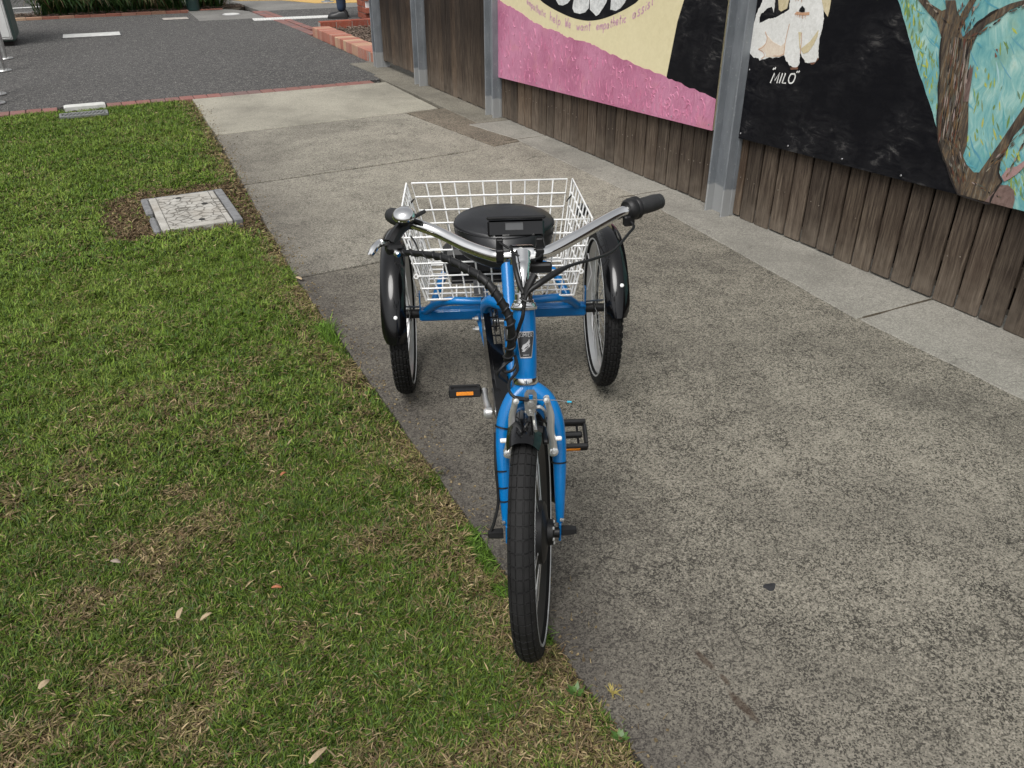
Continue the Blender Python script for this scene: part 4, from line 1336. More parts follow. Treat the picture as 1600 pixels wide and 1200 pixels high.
# covers let into the asphalt
def cover(name, x, y, w, d, m, label, rz=0.0, cat='cover', frame=True):
    root = empty(name, (x, y, 0), rz); tag(root, label, cat)
    MB().box((0, 0, -.010), (w - .03, d - .03, .03), None, .003).build('lid', m, root, smooth=0)
    if frame:
        mb = MB()
        fm = simple('cover frame', (.075, .075, .075), .7, .3)
        for s in (-1, 1):
            mb.box((s * (w / 2 - .006), 0, -.012), (.012, d, .03)); mb.box((0, s * (d / 2 - .006), -.012), (w - .024, .012, .03))
        mb.build('frame', fm, root, smooth=0)
white_c = simple('white cover', (.52, .52, .50), .8, var=.2, vscale=12, bump=.3)
cover('asphalt_cover', 0.34, 13.29, .74, .40, white_c, 'long pale rectangular service cover in the middle of the asphalt', -.03)
cover('asphalt_cover', 1.61, 14.76, .40, .30, simple('worn cover', (.34, .31, .28), .8, var=.35, vscale=16), 'small worn square cover in the asphalt before the bollard', -.02)
root = empty('round_cover', (2.50, 15.0, -.004)); tag(root, 'small round white cover in the grey concrete apron', 'cover')
MB().lathe([(0, .012), (.12, .012), (.125, .004)], (0, 0, 0), (0, 0, 1), 28).build('lid', white_c, root)
MB().lathe([(.127, .006), (.14, .006), (.145, .0)], (0, 0, 0), (0, 0, 1), 28).build('frame', simple('ring', (.3, .3, .3), .7), root)
root = empty('threshold_strip', (3.28, 14.02, 0), -.08); tag(root, 'white dotted strip laid across the asphalt beside the walking person', 'strip')
MB().box((0, 0, -.002), (1.24, .26, .016), None, .003).build('strip', simple('white strip', (.58, .58, .56), .8, var=.2), root, smooth=0)
mb = MB()
for i in range(30):
    for j in range(5):
        mb.lathe([(0, .005), (.009, .004), (.013, 0)], (-.6 + i * .0413, -.10 + j * .05, .006), (0, 0, 1), 6)
tag(mb.build('studs', simple('strip stud', (.50, .50, .48), .8), root), kind='stuff')

# ---------------------------------------------------------------- raised garden bed at the end of the fence
bed = empty('garden_bed_edge', (0, 0, 0)); tag(bed, 'salmon brick edging of the low garden bed beside the fence end', 'garden edging')
p0, p1 = Vector((3.115, 11.86)), Vector((3.13, 9.22))
n = 23; L = (p1 - p0).length; pt = L / n
bm_ = None
for i in range(n):
    c = p0 + (p1 - p0) * ((i + .5) / n)
    if bm_ is None:
        o = MB().box((0, 0, 0), (.235, pt - .010, .125), None, .006).build('brick', M['edge_brick'], bed, smooth=0); bm_ = o.data
    else:
        o = link('brick', bm_, bed)
    o.location = (c.x + random.uniform(-.004, .004), c.y, .045 + random.uniform(-.004, .004)); o.rotation_euler = (0, 0, random.uniform(-.02, .02))
MB().box(((p0.x + p1.x) / 2 + .002, (p0.y + p1.y) / 2, .035), (.222, L - .004, .125)).build('mortar', simple('mortar', (.27, .25, .225), .95, var=.25, vscale=40, bump=.4), bed, smooth=0)
bm_ = None
for i in range(9):
    if bm_ is None:
        o = MB().box((0, 0, 0), (.222, .11, .13), None, .005).build('brick', M['red_brick'], bed, smooth=0); bm_ = o.data
    else:
        o = link('brick', bm_, bed)
    o.location = (3.36 + i * .232, 12.40, .045 + random.uniform(-.003, .003)); o.rotation_euler = (0, 0, random.uniform(-.01, .01))
MB().box((4.28, 12.40, .03), (2.08, .098, .13)).build('mortar', bpy.data.materials['mortar'], bed, smooth=0)
o = sheet('garden_soil', [(3.22, 9.25), (5.5, 9.2), (5.5, 12.36), (3.22, 12.36)], 0.01, M['soil'])
mb = MB()
for i in range(2600):
    x, y = random.uniform(3.25, 4.6), random.uniform(9.3, 12.33)
    a = random.uniform(0, 3.14); L = random.uniform(.02, .06); W = random.uniform(.008, .02)
    Mx = Matrix.Rotation(a, 3, 'Z') @ Matrix.Rotation(random.uniform(-.6, .6), 3, 'X') @ Matrix.Rotation(random.uniform(-.5, .5), 3, 'Y')
    mb.box((x, y, random.uniform(.012, .035)), (L, W, .008), Mx)
mu = NT('bark mulch'); co = mu.coord('pos')
mu.set(col=mu.ramp(mu.noise(co, 38, 4, .7), [(.3, (.045, .03, .022)), (.5, (.11, .075, .055)), (.68, (.30, .25, .20))]), rough=.9)
tag(mb.build('mulch', mu.m, None, smooth=0), kind='stuff')

# brick pier
pier = empty('brick_pier', (4.365, 13.42, 0)); tag(pier, 'red brick pier with a white plate beyond the garden bed', 'pier')
bm_ = None
for cset in range(13):
    z = .048 + cset * .086
    for (bx, by, rz) in (((-.065, -.12, 0), (.115, -.12, R(0)), ) if 0 else ((-.06, -.125, 0), (.122, -.125, R(90)), (-.122, .065, R(90)), (.06, .125, 0), (.122, .06, R(90)), (-.122, -.0, R(90))))[:5]:
        if bm_ is None:
            o = MB().box((0, 0, 0), (.225, .108, .076), None, .004).build('brick', M['red_brick'], pier, smooth=0); bm_ = o.data
        else:
            o = link('brick', bm_, pier)
        if cset % 2:
            bx, by = -bx, by
        o.location = (bx, by, z); o.rotation_euler = (0, 0, rz)
MB().box((0, 0, .56), (.33, .34, 1.11)).build('mortar', bpy.data.materials['mortar'], pier, smooth=0)
MB().box((-.11, -.188, .25), (.10, .012, .16), None, .003).build('plate', simple('white plate', (.75, .76, .76), .5), pier, smooth=0)
MB().box((0, 0, 1.15), (.46, .46, .07), None, .01).build('cap', M['grey'], pier, smooth=0)

# ---------------------------------------------------------------- far left: cabinet, bike racks, bollard, plants
cab = empty('service_cabinet', (-1.03, 13.05, 0), R(-2)); tag(cab, 'tall white service cabinet with dark green side standing on the asphalt', 'cabinet')
wcab = simple('cabinet white', (.56, .565, .55), .5, var=.1, vscale=4)
MB().box((0, 0, .76), (1.0, .78, 1.42), None, .02).build('body', simple('cabinet green', (.055, .085, .075), .5, var=.15), cab, smooth=0)
MB().box((0, -.402, .76), (.94, .02, 1.38), None, .008).build('door', wcab, cab, smooth=0)
MB().box((0.33, -.420, .76), (.26, .022, 1.34), None, .018).build('door_panel', wcab, cab, smooth=0)
MB().box((0, 0, .028), (.92, .70, .055)).build('plinth', M['dark'], cab, smooth=0)
bm_ = None
for i in range(4):
    if bm_ is None:
        o = MB().box((0, 0, 0), (.16, .006, .022), None, .002).build('vent_slot', M['dark'], cab, smooth=0); bm_ = o.data
    else:
        o = link('vent_slot', bm_, cab)
    o.location = (.12, -.416, .36 + i * .16)
stl = simple('brushed stainless', (.50, .50, .49), .32, .9, var=.1)
def rack(x, ya, yb, label):
    root = empty('bike_rack', (x, ya, 0)); tag(root, label, 'bike rack', 'stainless bike racks beside the cabinet')
    d = yb - ya
    pts = [(0, 0, 0)] + [(0, 0, .6)] + [(0, .12 - .12 * math.cos(a), .68 + .12 * math.sin(a)) for a in (0, .4, .8, 1.2, 1.57)] + [(0, d - .12 + .12 * math.sin(a), .68 + .12 * math.cos(a)) for a in (0, .4, .8, 1.2, 1.57)] + [(0, d, .6), (0, d, 0)]
    MB().tube(pts, .026, 14).build('hoop', stl, root)
    for yy in (0, d):
        fl = MB().lathe([(0, .010), (.075, .010), (.08, .004), (.08, -.004)], (0, yy, .004), (0, 0, 1), 24).build('flange', stl, root)
        for k in range(4):
            MB().lathe([(0, .022), (.008, .020), (.011, .012)], (.055 * math.cos(k * 1.57 + .6), yy + .055 * math.sin(k * 1.57 + .6), 0), (0, 0, 1), 8).build('bolt', stl, fl)
rack(-0.655, 10.62, 11.52, 'stainless hoop bike rack standing closer to the white cabinet')
rack(-0.675, 8.75, 9.20, 'stainless hoop bike rack at the left edge, nearer the lawn')
bol = empty('bollard', (2.05, 15.90, 0)); tag(bol, 'dark green round bollard at the end of the strappy plants', 'bollard')
MB().lathe([(.105, 0), (.105, .95), (.10, .97)], (0, 0, 0), (0, 0, 1), 28).build('post', simple('bollard green', (.012, .035, .032), .35, var=.1), bol)
MB().lathe([(.112, .90), (.112, .97), (.09, 1.01), (0, 1.03)], (0, 0, 0), (0, 0, 1), 28).build('cap', simple('bollard cap', (.010, .03, .028), .35), bol)
pol = empty('sign_pole', (4.45, 16.25, 0)); tag(pol, 'slim grey steel pole standing before the yellow verge', 'pole')
MB().lathe([(.05, 0), (.05, 2.6), (0, 2.61)], (0, 0, 0), (0, 0, 1), 18).build('post', M['galv'], pol)
MB().lathe([(0, .012), (.11, .012), (.115, 0)], (0, 0, 0), (0, 0, 1), 20).build('base_plate', M['galv'], pol)
sheet('plant_bed', [(-3.0, 15.88), (2.5, 15.95), (2.75, 15.7), (3.0, 16.4), (2.5, 16.9), (-3.0, 16.44)], -0.004, M['soil'], th=.1)
mb = MB()
for i in range(1500):
    x, y = random.uniform(-2.6, 2.9), random.uniform(15.95, 16.4)
    a = random.uniform(0, 3.14)
    mb.box((x, y, random.uniform(0, .03)), (random.uniform(.03, .14), random.uniform(.008, .018), .006), Matrix.Rotation(a, 3, 'Z') @ Matrix.Rotation(random.uniform(-.4, .4), 3, 'Y'))
tag(mb.build('leaf_litter', mu.m, None, smooth=0), kind='stuff')
strap = attr_mat('strap leaf', .45, .4, .15)
def strappy(x, y, n_, h, label, seed):
    r = random.Random(seed)
    V, L_, Cn, T = [], [], [], []
    for i in range(n_):
        a = r.uniform(0, 6.283); e = r.uniform(.25, 1.25); L = h * r.uniform(.65, 1.2); w = r.uniform(.010, .018)
        bx, by = r.gauss(0, .13), r.gauss(0, .06)
        d = Vector((math.cos(a), math.sin(a), 0)); s_ = Vector((-d.y, d.x, 0)) * w / 2
        pts = []
        for k in range(6):
            t = k / 5
            ang = e + (1.9 * t * t) * (1.1 - e * .4)
            pts.append((t, ang))
        p = Vector((bx, by, 0)); off = len(V)
        ring = [p.copy()]
        for k in range(1, 6):
            ang = math.pi / 2 - min(e * .55 + 1.7 * (k / 5) ** 2, 2.6)
            p = p + (d * math.cos(ang) + Vector((0, 0, 1)) * math.sin(ang)) * L / 5
            p.z = max(p.z, .01)
            ring.append(p.copy())
        for k, q in enumerate(ring):
            ww = 1 - (k / 5) ** 2.2
            V += [q - s_ * ww, q + s_ * ww + Vector((0, 0, .002))]
        for k in range(5):
            L_ += [off + 2 * k, off + 2 * k + 1, off + 2 * k + 3, off + 2 * k + 2]; Cn.append(4)
        dead = r.random() < .16
        c = (.20, .15, .08) if dead else r.choice([(.030, .075, .016), (.045, .105, .022), (.065, .135, .030), (.022, .055, .018)])
        for k in range(6):
            m_ = r.uniform(.9, 1.1)
            T += [tuple(j * m_ for j in c)] * 2
    o = add_mesh_np('strappy_plant', np.array([tuple(v) for v in V]), np.array(L_), np.array(Cn), strap, np.array(T))
    o.location = (x, y, 0)
    tag(o, label, 'plant', 'strappy plants along the road edge')
for (x, y, n_, h, lab, sd) in ((-0.02, 16.15, 420, .85, 'strappy green plant at the left end of the row, lit tips arching over', 1),
                               (0.42, 16.2, 380, .8, 'strappy plant second from the left end of the row', 2),
                               (0.86, 16.15, 400, .9, 'strappy plant in the middle of the row above brown litter', 3),
                               (1.28, 16.2, 400, .8, 'strappy plant just left of the one touching the bollard', 4),
                               (1.70, 16.15, 400, .9, 'strappy plant touching the left side of the bollard', 5),
                               (2.36, 16.2, 400, .8, 'strappy plant to the right of the bollard', 6)):
    strappy(x, y, n_, h, lab, sd)

# ---------------------------------------------------------------- the person walking past
def skin(name, V, E, Rr, m, parent, sub=2):
    me = bpy.data.meshes.new(name); me.from_pydata(V, E, [])
    o = link(name, me)
    o.modifiers.new('skin', 'SKIN')
    for i, v in enumerate(me.skin_vertices[0].data):
        v.radius = Rr[i] if hasattr(Rr[i], '__len__') else (Rr[i], Rr[i])
        v.use_root = (i == 0)
    s_ = o.modifiers.new('sub', 'SUBSURF'); s_.levels = s_.render_levels = sub
    bpy.context.view_layer.update()
    dg = bpy.context.evaluated_depsgraph_get()
    m2_ = bpy.data.meshes.new_from_object(o.evaluated_get(dg))
    m2_.name = name
    o.modifiers.clear(); o.data = m2_; bpy.data.meshes.remove(me)
    m2_.materials.clear(); m2_.materials.append(m); m2_.shade_smooth()
    o.parent = parent
    return o
def person():
    face = math.atan2(.452, -.892)          # walks towards the left of the picture
    root = empty('person', (3.97, 13.70, 0), face); tag(root, 'person in dark jeans and black shoes walking left past the brick pier', 'person')
    skn = simple('skin', (.45, .27, .19), .5, var=.08)
    jean = simple('dark denim', (.018, .033, .066), .85, var=.35, vscale=14, bump=.3)
    shirt = simple('grey jumper', (.09, .09, .10), .9, var=.2, vscale=10)
    black = simple('black leather', (.008, .008, .009), .4, var=.2)
    # x ahead, y to the left, z up; 1.62 tall
    V = [(0, 0, .86), (0, 0, 1.05), (0, 0, 1.24), (0, 0, 1.36), (.01, 0, 1.42), (.02, 0, 1.50), (.02, 0, 1.60),
         (0, .09, .80), (.02, .09, .46), (0, .09, .09), (0, -.09, .80), (.03, -.09, .46), (.01, -.09, .09),
         (0, .17, 1.31), (-.04, .21, 1.06), (.04, .22, .84), (.06, .22, .76), (0, -.17, 1.31), (.02, -.21, 1.06), (.12, -.22, .86), (.14, -.22, .78)]
    E = [(0, 1), (1, 2), (2, 3), (3, 4), (4, 5), (5, 6), (0, 7), (7, 8), (8, 9), (0, 10), (10, 11), (11, 12), (3, 13), (13, 14), (14, 15), (15, 16), (3, 17), (17, 18), (18, 19), (19, 20)]
    Rr = [(.13, .10), (.12, .09), (.14, .10), (.08, .07), .05, (.075, .085), (.06, .065), .075, .05, .035, .075, .05, .035, .05, .038, .027, (.035, .02), .05, .038, .027, (.035, .02)]
    skin('body', V, E, Rr, skn, root)
    skin('jeans', [V[i] for i in (0, 7, 8, 9, 10, 11, 12)] + [(0, 0, .93), (-.005, .09, .20), (.005, -.09, .20)], [(7, 0), (0, 1), (1, 2), (2, 8), (8, 3), (0, 4), (4, 5), (5, 9), (9, 6)],
         [(.155, .125), .098, .072, .066, .098, .072, .066, (.15, .12), .066, .066], jean, root)
    skin('jumper', [V[0], V[1], V[2], V[3], V[13], V[14], V[15], V[17], V[18], V[19]], [(0, 1), (1, 2), (2, 3), (3, 4), (4, 5), (5, 6), (3, 7), (7, 8), (8, 9)],
         [(.155, .125), (.145, .115), (.165, .125), (.09, .085), .07, .055, .042, .07, .055, .042], shirt, root)
    skin('hair', [(0.005, 0, 1.53), (-.03, 0, 1.58), (.005, 0, 1.635)], [(0, 1), (1, 2)], [(.05, .09), (.075, .085), (.06, .07)], simple('brown hair', (.03, .018, .01), .6), root)
    for s in (-1, 1):
        MB().lathe([(0, .006), (.007, .004), (.010, 0)], (.102, s * .034, 1.525), (1, 0, 0), 10).build('eye', black, root)
    skin('nose', [(.095, 0, 1.515), (.118, 0, 1.49), (.10, 0, 1.485)], [(0, 1), (1, 2)], [.010, .014, .010], skn, root, 1)
    MB().tube([(.098, -.025, 1.452), (.106, 0, 1.450), (.098, .025, 1.452)], .006, 6, 3).build('mouth', simple('lips', (.32, .12, .10), .5), root)
    for s in (-1, 1):
        skin('ear', [(.01, s * .088, 1.515), (.005, s * .096, 1.485)], [(0, 1)], [(.02, .01), (.014, .008)], skn, root, 1)
        bx, by, bz_ = (.06, .22, .76) if s > 0 else (.14, -.22, .78)
        for k in range(4):
            skin('finger', [(bx + .02 - k * .014, by, bz_ - .01), (bx + .026 - k * .015, by - s * .006, bz_ - .05), (bx + .028 - k * .015, by - s * .016, bz_ - .082 + abs(k - 1.4) * .006)], [(0, 1), (1, 2)], [.009, .0085, .007], skn, root, 1)
        skin('thumb', [(bx + .02, by - s * .01, bz_ + .01), (bx + .05, by - s * .02, bz_ - .02), (bx + .055, by - s * .022, bz_ - .05)], [(0, 1), (1, 2)], [.011, .0095, .008], skn, root, 1)
        sx_ = .0 if s > 0 else .01
        sh = MB()
        V2, F2 = [], []
        prof = [(-.085, .030, .055), (-.06, .036, .095), (-.02, .038, .105), (.03, .036, .092), (.08, .042, .066), (.13, .046, .056), (.18, .042, .048), (.205, .026, .036)]
        for (px, hw, hh) in prof:
            for k in range(8):
                a = math.pi * k / 7
                V2.append((px + sx_, s * .09 + hw * math.cos(a), .018 + hh * math.sin(a) ** .8))
        for i in range(len(prof) - 1):
            for k in range(7):
                F2.append((i * 8 + k, i * 8 + k + 1, i * 8 + 9 + k, i * 8 + 8 + k))
        F2 += [tuple(range(8)), tuple(56 + k for k in range(8))[::-1]]
        shoe = sh.add(V2, F2).build('shoe', black, root, smooth=60)
        sole = [(-.095, .033), (-.06, .041), (0, .040), (.07, .046), (.14, .050), (.19, .044), (.212, .028)]
        poly = [(a + sx_, s * .09 + b, 0) for a, b in sole] + [(a + sx_, s * .09 - b, 0) for a, b in sole[::-1]]
        MB().prism(poly, (0, 0, .026)).build('sole', simple('shoe sole', (.012, .012, .012), .7), shoe, smooth=0)
person()
# ---------------------------------------------------------------- the tricycle (local axes: x ahead, y to its left, z up; origin under the rear axle)
def car_paint(name, col, rough=.28):
    t = NT(name)
    co = t.coord('obj')
    n = t.noise(co, 9, 4)
    t.set(col=t.ramp(n, [(.3, tuple(c * .94 for c in col)), (.7, tuple(min(1, c * 1.05) for c in col))]), rough=rough, coat=.45, coatr=.03, spec=.25)
    t.bump(t.noise(co, 90, 2), .03, .001)
    return t.m
T_BLUE = car_paint('blue enamel', (0.0, 0.138, 0.395))
T_CHROME = simple('chrome', (.80, .80, .79), .09, 1.0, var=.05, vscale=14, rvar=.5)
T_ALU = simple('polished alloy', (.70, .70, .69), .30, .72, var=.08, vscale=30)
T_RIM = simple('silver rim', (.62, .62, .62), .34, .7, var=.06)
T_BLACKR = simple('black rim', (.012, .012, .013), .35, var=.2)
T_GLOSS = simple('gloss black', (.003, .003, .0035), .12, 0, .35, var=.2, vscale=12, spec=.3)
T_PLAST = simple('black plastic', (.0095, .0095, .010), .45, var=.25, vscale=40, bump=.1, spec=.35)
T_GREYP = simple('grey plastic', (.085, .087, .09), .5, var=.1)
T_RUB = simple('tyre rubber', (.0100, .0098, .0098), .75, var=.35, vscale=30, bump=.25, bscale=300, spec=.3)
T_GRIP = simple('grip rubber', (.017, .017, .018), .6, var=.2, vscale=60, bump=.2)
T_SEAT = simple('saddle vinyl', (.011, .0115, .013), .36, var=.15, vscale=30, bump=.22, bscale=520)
T_WHITE = simple('white coated wire', (.78, .78, .77), .35, var=.05)
T_STEEL = simple('zinc steel', (.52, .52, .50), .3, .9, var=.15, vscale=40)
T_SPOKE = simple('spoke steel', (.50, .50, .49), .3, .9, var=.1)
T_ORANGE = simple('amber reflector', (.75, .24, .012), .25, var=.15, vscale=120, bump=.3, bscale=300)
T_REFL = simple('reflective stripe', (.45, .46, .46), .4, .2, var=.08)
T_RED = simple('red label', (.45, .02, .03), .4)
T_CYAN = simple('cyan tip', (.02, .42, .62), .4)
T_BADGE = simple('badge grey', (.055, .056, .058), .35, .5, var=.15, vscale=60)
T_BADGEW = simple('badge silver', (.55, .55, .55), .35, .6)

O_T = (1.15 + .0045 * .918, 2.343 - .0045 * .3955, 0.0)
trike = empty('tricycle', O_T, R(-113.3))
trike.rotation_euler = (R(0.5), 0, R(-113.3))
tag(trike, 'blue adult tricycle with white wire rear basket, chrome handlebar and black saddle', 'tricycle')

# the front wheel and its fender are turned a little about the steering axis
STEER = Matrix.Rotation(R(-9.5), 3, Vector((-.342, 0, .94)))
def tyre_mesh(Ro, w, h, rows, colb, chev, skip, gapw, lift=.003):
    """torus with raised tread blocks; axle along y"""
    mb = MB()
    prof = []
    for k in range(20):
        a = 2 * math.pi * k / 20
        prof.append((Ro - .003 - h + h * math.cos(a), w * math.sin(a) * (1.0 if math.cos(a) > -.3 else .8)))
    mb.lathe(prof, (0, 0, 0), (0, 1, 0), 96, closed=True)
    def S(u, b, lift):
        r = Ro - .003 - h + (h + lift) * math.cos(b)
        y = (w + lift) * math.sin(b)
        return (r * math.cos(u), y, r * math.sin(u))
    du = 2 * math.pi / rows
    gap = gapw / Ro
    for i in range(rows):
        for c, (b0, b1) in enumerate(colb):
            if skip and skip(i, c): continue
            sh = chev(c) * du
            ns = 3
            V, F = [], []
            g = .045
            for j in range(ns + 1):
                b = b0 + g + (b1 - b0 - 2 * g) * j / ns
                s2 = sh + du * .28 * (math.cos(b * 1.25) - 1) * -1
                for q, (uu, lf) in enumerate(((gap / 2, -.001), (gap / 2 + .002, lift), (du - gap / 2 - .002, lift), (du - gap / 2, -.001))):
                    u = i * du + uu + s2
                    bb = b + ((.02 if j == 0 else (-.02 if j == ns else 0)) if q in (1, 2) else 0)
                    V.append(S(u, bb, lf))
            for j in range(ns):
                for q in range(3):
                    F.append((4 * j + q, 4 * j + q + 1, 4 * j + 5 + q, 4 * j + 4 + q))
            F += [(0, 1, 2, 3), tuple(4 * ns + q for q in (3, 2, 1, 0))]
            mb.add(V, F)
    return mb

def wheel(name, Ro, w, h, rim_m, rows, colb, chev, skip, hub_prof, hub_m, flange, fy, nsp=36, stripe=True, rim_in=.052, gapw=.0024, lift=.0022):
    hub = MB().lathe(hub_prof, (0, 0, 0), (0, 1, 0), 36).build(name, hub_m, trike)
    tyre_mesh(Ro, w, h, rows, colb, chev, skip, gapw, lift).build('tyre', T_RUB, hub, smooth=40)
    ro = Ro - 2 * h + .004
    ri = ro - (rim_in - .036)
    rw = w * .62
    MB().lathe([(ro + .006, -rw), (ro + .006, -rw + .003), (ro, -rw + .004), (ri, -rw * .45), (ri - .003, 0), (ri, rw * .45), (ro, rw - .004), (ro + .006, rw - .003), (ro + .006, rw), (ro - .001, rw + .0012), (ri + .004, rw * .62), (ri - .006, rw * .25), (ri - .006, -rw * .25), (ri + .004, -rw * .62), (ro - .001, -rw - .0012)],
               (0, 0, 0), (0, 1, 0), 72, closed=True).build('rim', rim_m, hub)
    if stripe:
        mb = MB()
        rs = Ro - h * 1.45
        for s in (-1, 1):
            yy = s * (w * .93)
            mb.lathe([(rs - .0028, yy), (rs - .0028, yy + s * .0016), (rs + .0028, yy + s * .0024), (rs + .0028, yy)], (0, 0, 0), (0, 1, 0), 72)
        mb.build('reflective_stripe', T_REFL, hub)
    for i in range(nsp):
        s = 1 if i % 2 else -1
        a = 2 * math.pi * i / nsp
        off = (.62 if (i // 2) % 2 else -.62) * (1 if flange < .04 else .35)
        p = Vector((flange * math.cos(a + off), s * fy, flange * math.sin(a + off)))
        q = Vector(((ri - .004) * math.cos(a), s * .003, (ri - .004) * math.sin(a)))
        MB().tube([p, q], .00115, 5).build('spoke', T_SPOKE, hub, smooth=60)
    return hub

rear_cols = [(-1.15, -.72), (-.72, -.36), (-.36, 0), (0, .36), (.36, .72), (.72, 1.15)]
rear_chev = lambda c: (.5, 0, .35, .35, 0, .5)[c]
rw_ = wheel('rear_wheel', .278, .0290, .026, T_RIM, 62, rear_cols, rear_chev, lambda i, c: False,
            [(0, -.040), (.012, -.040), (.012, -.030), (.026, -.028), (.026, -.024), (.015, -.022), (.015, .022), (.026, .024), (.026, .028), (.012, .030), (.012, .046), (0, .046)], T_PLAST, .023, .026, rim_in=.050, gapw=.0075, lift=.0040)
rw_.location = (0, -.3475, .278)
rw2 = copy_tree(rw_, trike)
rw2.location = (0, .3475, .278); rw2.rotation_euler = (0, .4, R(180))
fcols = [(-1.12, -.70), (-.70, -.25), (-.25, .25), (.25, .70), (.70, 1.12)]
fwheel = wheel('front_wheel', .281, .0270, .0255, T_BLACKR, 68, fcols, lambda c: 0, lambda i, c: False,
               [(0, -.055), (.010, -.055), (.010, -.044), (.018, -.043), (.022, -.036), (.062, -.031), (.070, -.026), (.072, -.018), (.072, .018), (.070, .026), (.062, .031), (.030, .036), (.028, .048), (.012, .050), (.012, .062), (0, .062)], T_PLAST, .068, .018)
fwheel.location = (1.182, .004, .281); fwheel.rotation_euler = STEER.to_euler()
for k in range(6):
    a = k * 1.047
    MB().lathe([(0, .004), (.004, .004), (.0045, 0)], (.024 * math.cos(a), .0475, .024 * math.sin(a)), (0, 1, 0), 8).build('bolt', T_STEEL, fwheel)

# frame
fr = MB()
fr.tube([(.993, 0, .745), (1.0, 0, .725), (1.02, 0, .67), (1.037, 0, .625), (1.048, 0, .594)], [.0240, .0250, .0258, .0250, .0225], 24)
fr.tube([(1.018, 0, .665), (.93, 0, .545), (.80, 0, .395), (.70, 0, .300), (.61, 0, .258)], .0215, 18, 5)
fr.tube([(1.035, 0, .615), (.94, 0, .475), (.82, 0, .345), (.72, 0, .275), (.64, 0, .245)], .0135, 14, 5)
fr.tube([(.615, 0, .245), (.50, 0, .40), (.42, 0, .50), (.345, -.002, .600)], .0185, 18, 4)
fr.lathe([(0, -.045), (.024, -.045), (.024, .045), (0, .045)], (.62, 0, .255), (0, 1, 0), 22)
fr.tube([(.405, .02, .475), (.37, -.02, .475), (.33, -.050, .466), (.287, -.066, .430), (.235, -.060, .36), (.15, -.058, .300), (.02, -.06, .280)], [.021, .021, .020, .018, .016, .016, .016], 16, 5)
fr.tube([(.405, .02, .47), (.33, .05, .44), (.22, .05, .36), (.10, .05, .30), (.0, .05, .283)], .016, 14, 5)
fr.tube([(.60, -.020, .255), (.45, -.040, .258), (.25, -.062, .266), (.04, -.085, .279)], .0115, 12, 4)
fr.tube([(.60, .025, .255), (.35, .06, .265), (.05, .07, .279)], .0115, 12, 4)
fr.box((0, 0, .276), (.042, .582, .041), None, .006)
# platform under the basket
fr.tube([(.012, -.268, .292), (.060, -.228, .338), (.112, -.180, .373), (.128, -.10, .376), (.128, .10, .376), (.118, .180, .375), (.065, .225, .341), (.014, .260, .296)], .0140, 14, 5)
fr.tube([(-.015, -.242, .295), (-.09, -.215, .352), (-.15, -.185, .376), (-.18, -.12, .377), (-.18, .12, .377), (-.15, .175, .376), (-.09, .205, .352), (-.015, .240, .295)], .0145, 14, 5)
fr.tube([(.095, -.06, .37), (-.18, -.06, .37)], .009, 8); fr.tube([(.095, .06, .37), (-.18, .06, .37)], .009, 8)
fr.build('frame', T_BLUE, trike)
mb = MB()
for s in (-1, 1):
    mb.lathe([(0, 0), (.0165, 0), (.0165, .030), (.013, .032), (.013, .05)], (0, s * .290, .278), (0, s, 0), 18)
mb.build('axle_stub', T_PLAST, trike)
# little blue stay brackets, bolts and fender stays
for s in (-1, 1):
    br = MB().box((.02, s * .285, .332), (.022, .004, .075), None, .001).box((.02, s * .278, .300), (.026, .020, .005)).build('stay_bracket', T_BLUE, trike, smooth=0)
    for zz in (.315, .355):
        MB().lathe([(0, .010), (.0045, .010), (.0055, .002), (.0055, -.006), (0, -.006)], (.02, s * .286, zz), (0, s, 0), 8).build('bolt', T_STEEL, br)
    MB().tube([(.025, s * .290, .315), (.06, s * .32, .333), (.11, s * .372, .358)], .0030, 8).build('fender_stay', simple('stay steel', (.07, .09, .12), .4, .5), trike)
    MB().tube([(.02, s * .29, .35), (.05, s * .300, .43), (.05, s * .285, .50)], .0018, 6).build('basket_rod', T_WHITE, trike)

# fenders with rivets
def fender(name, cx, cz, cy, rad, wid, a0, a1, taper=(.70, .87, .95, .98, .99), seg=44):
    mb = MB()
    V, F = [], []
    m_ = 9
    for k in range(seg + 1):
        a = a0 + (a1 - a0) * k / seg
        tw = 1.0
        if k < 5: tw = taper[k]
        for j in range(m_):
            t = -1 + 2 * j / (m_ - 1)
            y = t * wid / 2 * tw
            dr = -.024 * (abs(t) ** 2.6)
            r = rad + dr
            V.append((cx + r * math.cos(a), cy + y, cz + r * math.sin(a)))
    n0 = len(V)
    for k in range(seg + 1):
        a = a0 + (a1 - a0) * k / seg
        tw = taper[k] if k < 5 else 1
        for j in range(m_):
            t = -1 + 2 * j / (m_ - 1)
            r = rad - .024 * (abs(t) ** 2.6) - .0016
            V.append((cx + r * math.cos(a), cy + t * (wid / 2 - .0012) * tw, cz + r * math.sin(a)))
    for k in range(seg):
        for j in range(m_ - 1):
            q = k * m_ + j
            F.append((q, q + 1, q + m_ + 1, q + m_))
            F.append((n0 + q, n0 + q + m_, n0 + q + m_ + 1, n0 + q + 1))
        for j in (0, m_ - 1):
            q = k * m_ + j
            F.append((q, q + m_, n0 + q + m_, n0 + q))
    for k in (0, seg):
        for j in range(m_ - 1):
            q = k * m_ + j
            F.append((q, q + 1, n0 + q + 1, n0 + q))
    return mb.add(V, F).build(name, T_GLOSS, trike, smooth=50)
def rivet(f, cx, cz, cy, rad, a):
    MB().lathe([(0, .0035), (.0045, .0028), (.0065, 0)], (cx + (rad - .0004) * math.cos(a), cy, cz + (rad - .0004) * math.sin(a)), (math.cos(a), 0, math.sin(a)), 14).build('rivet', T_WHITE, f)
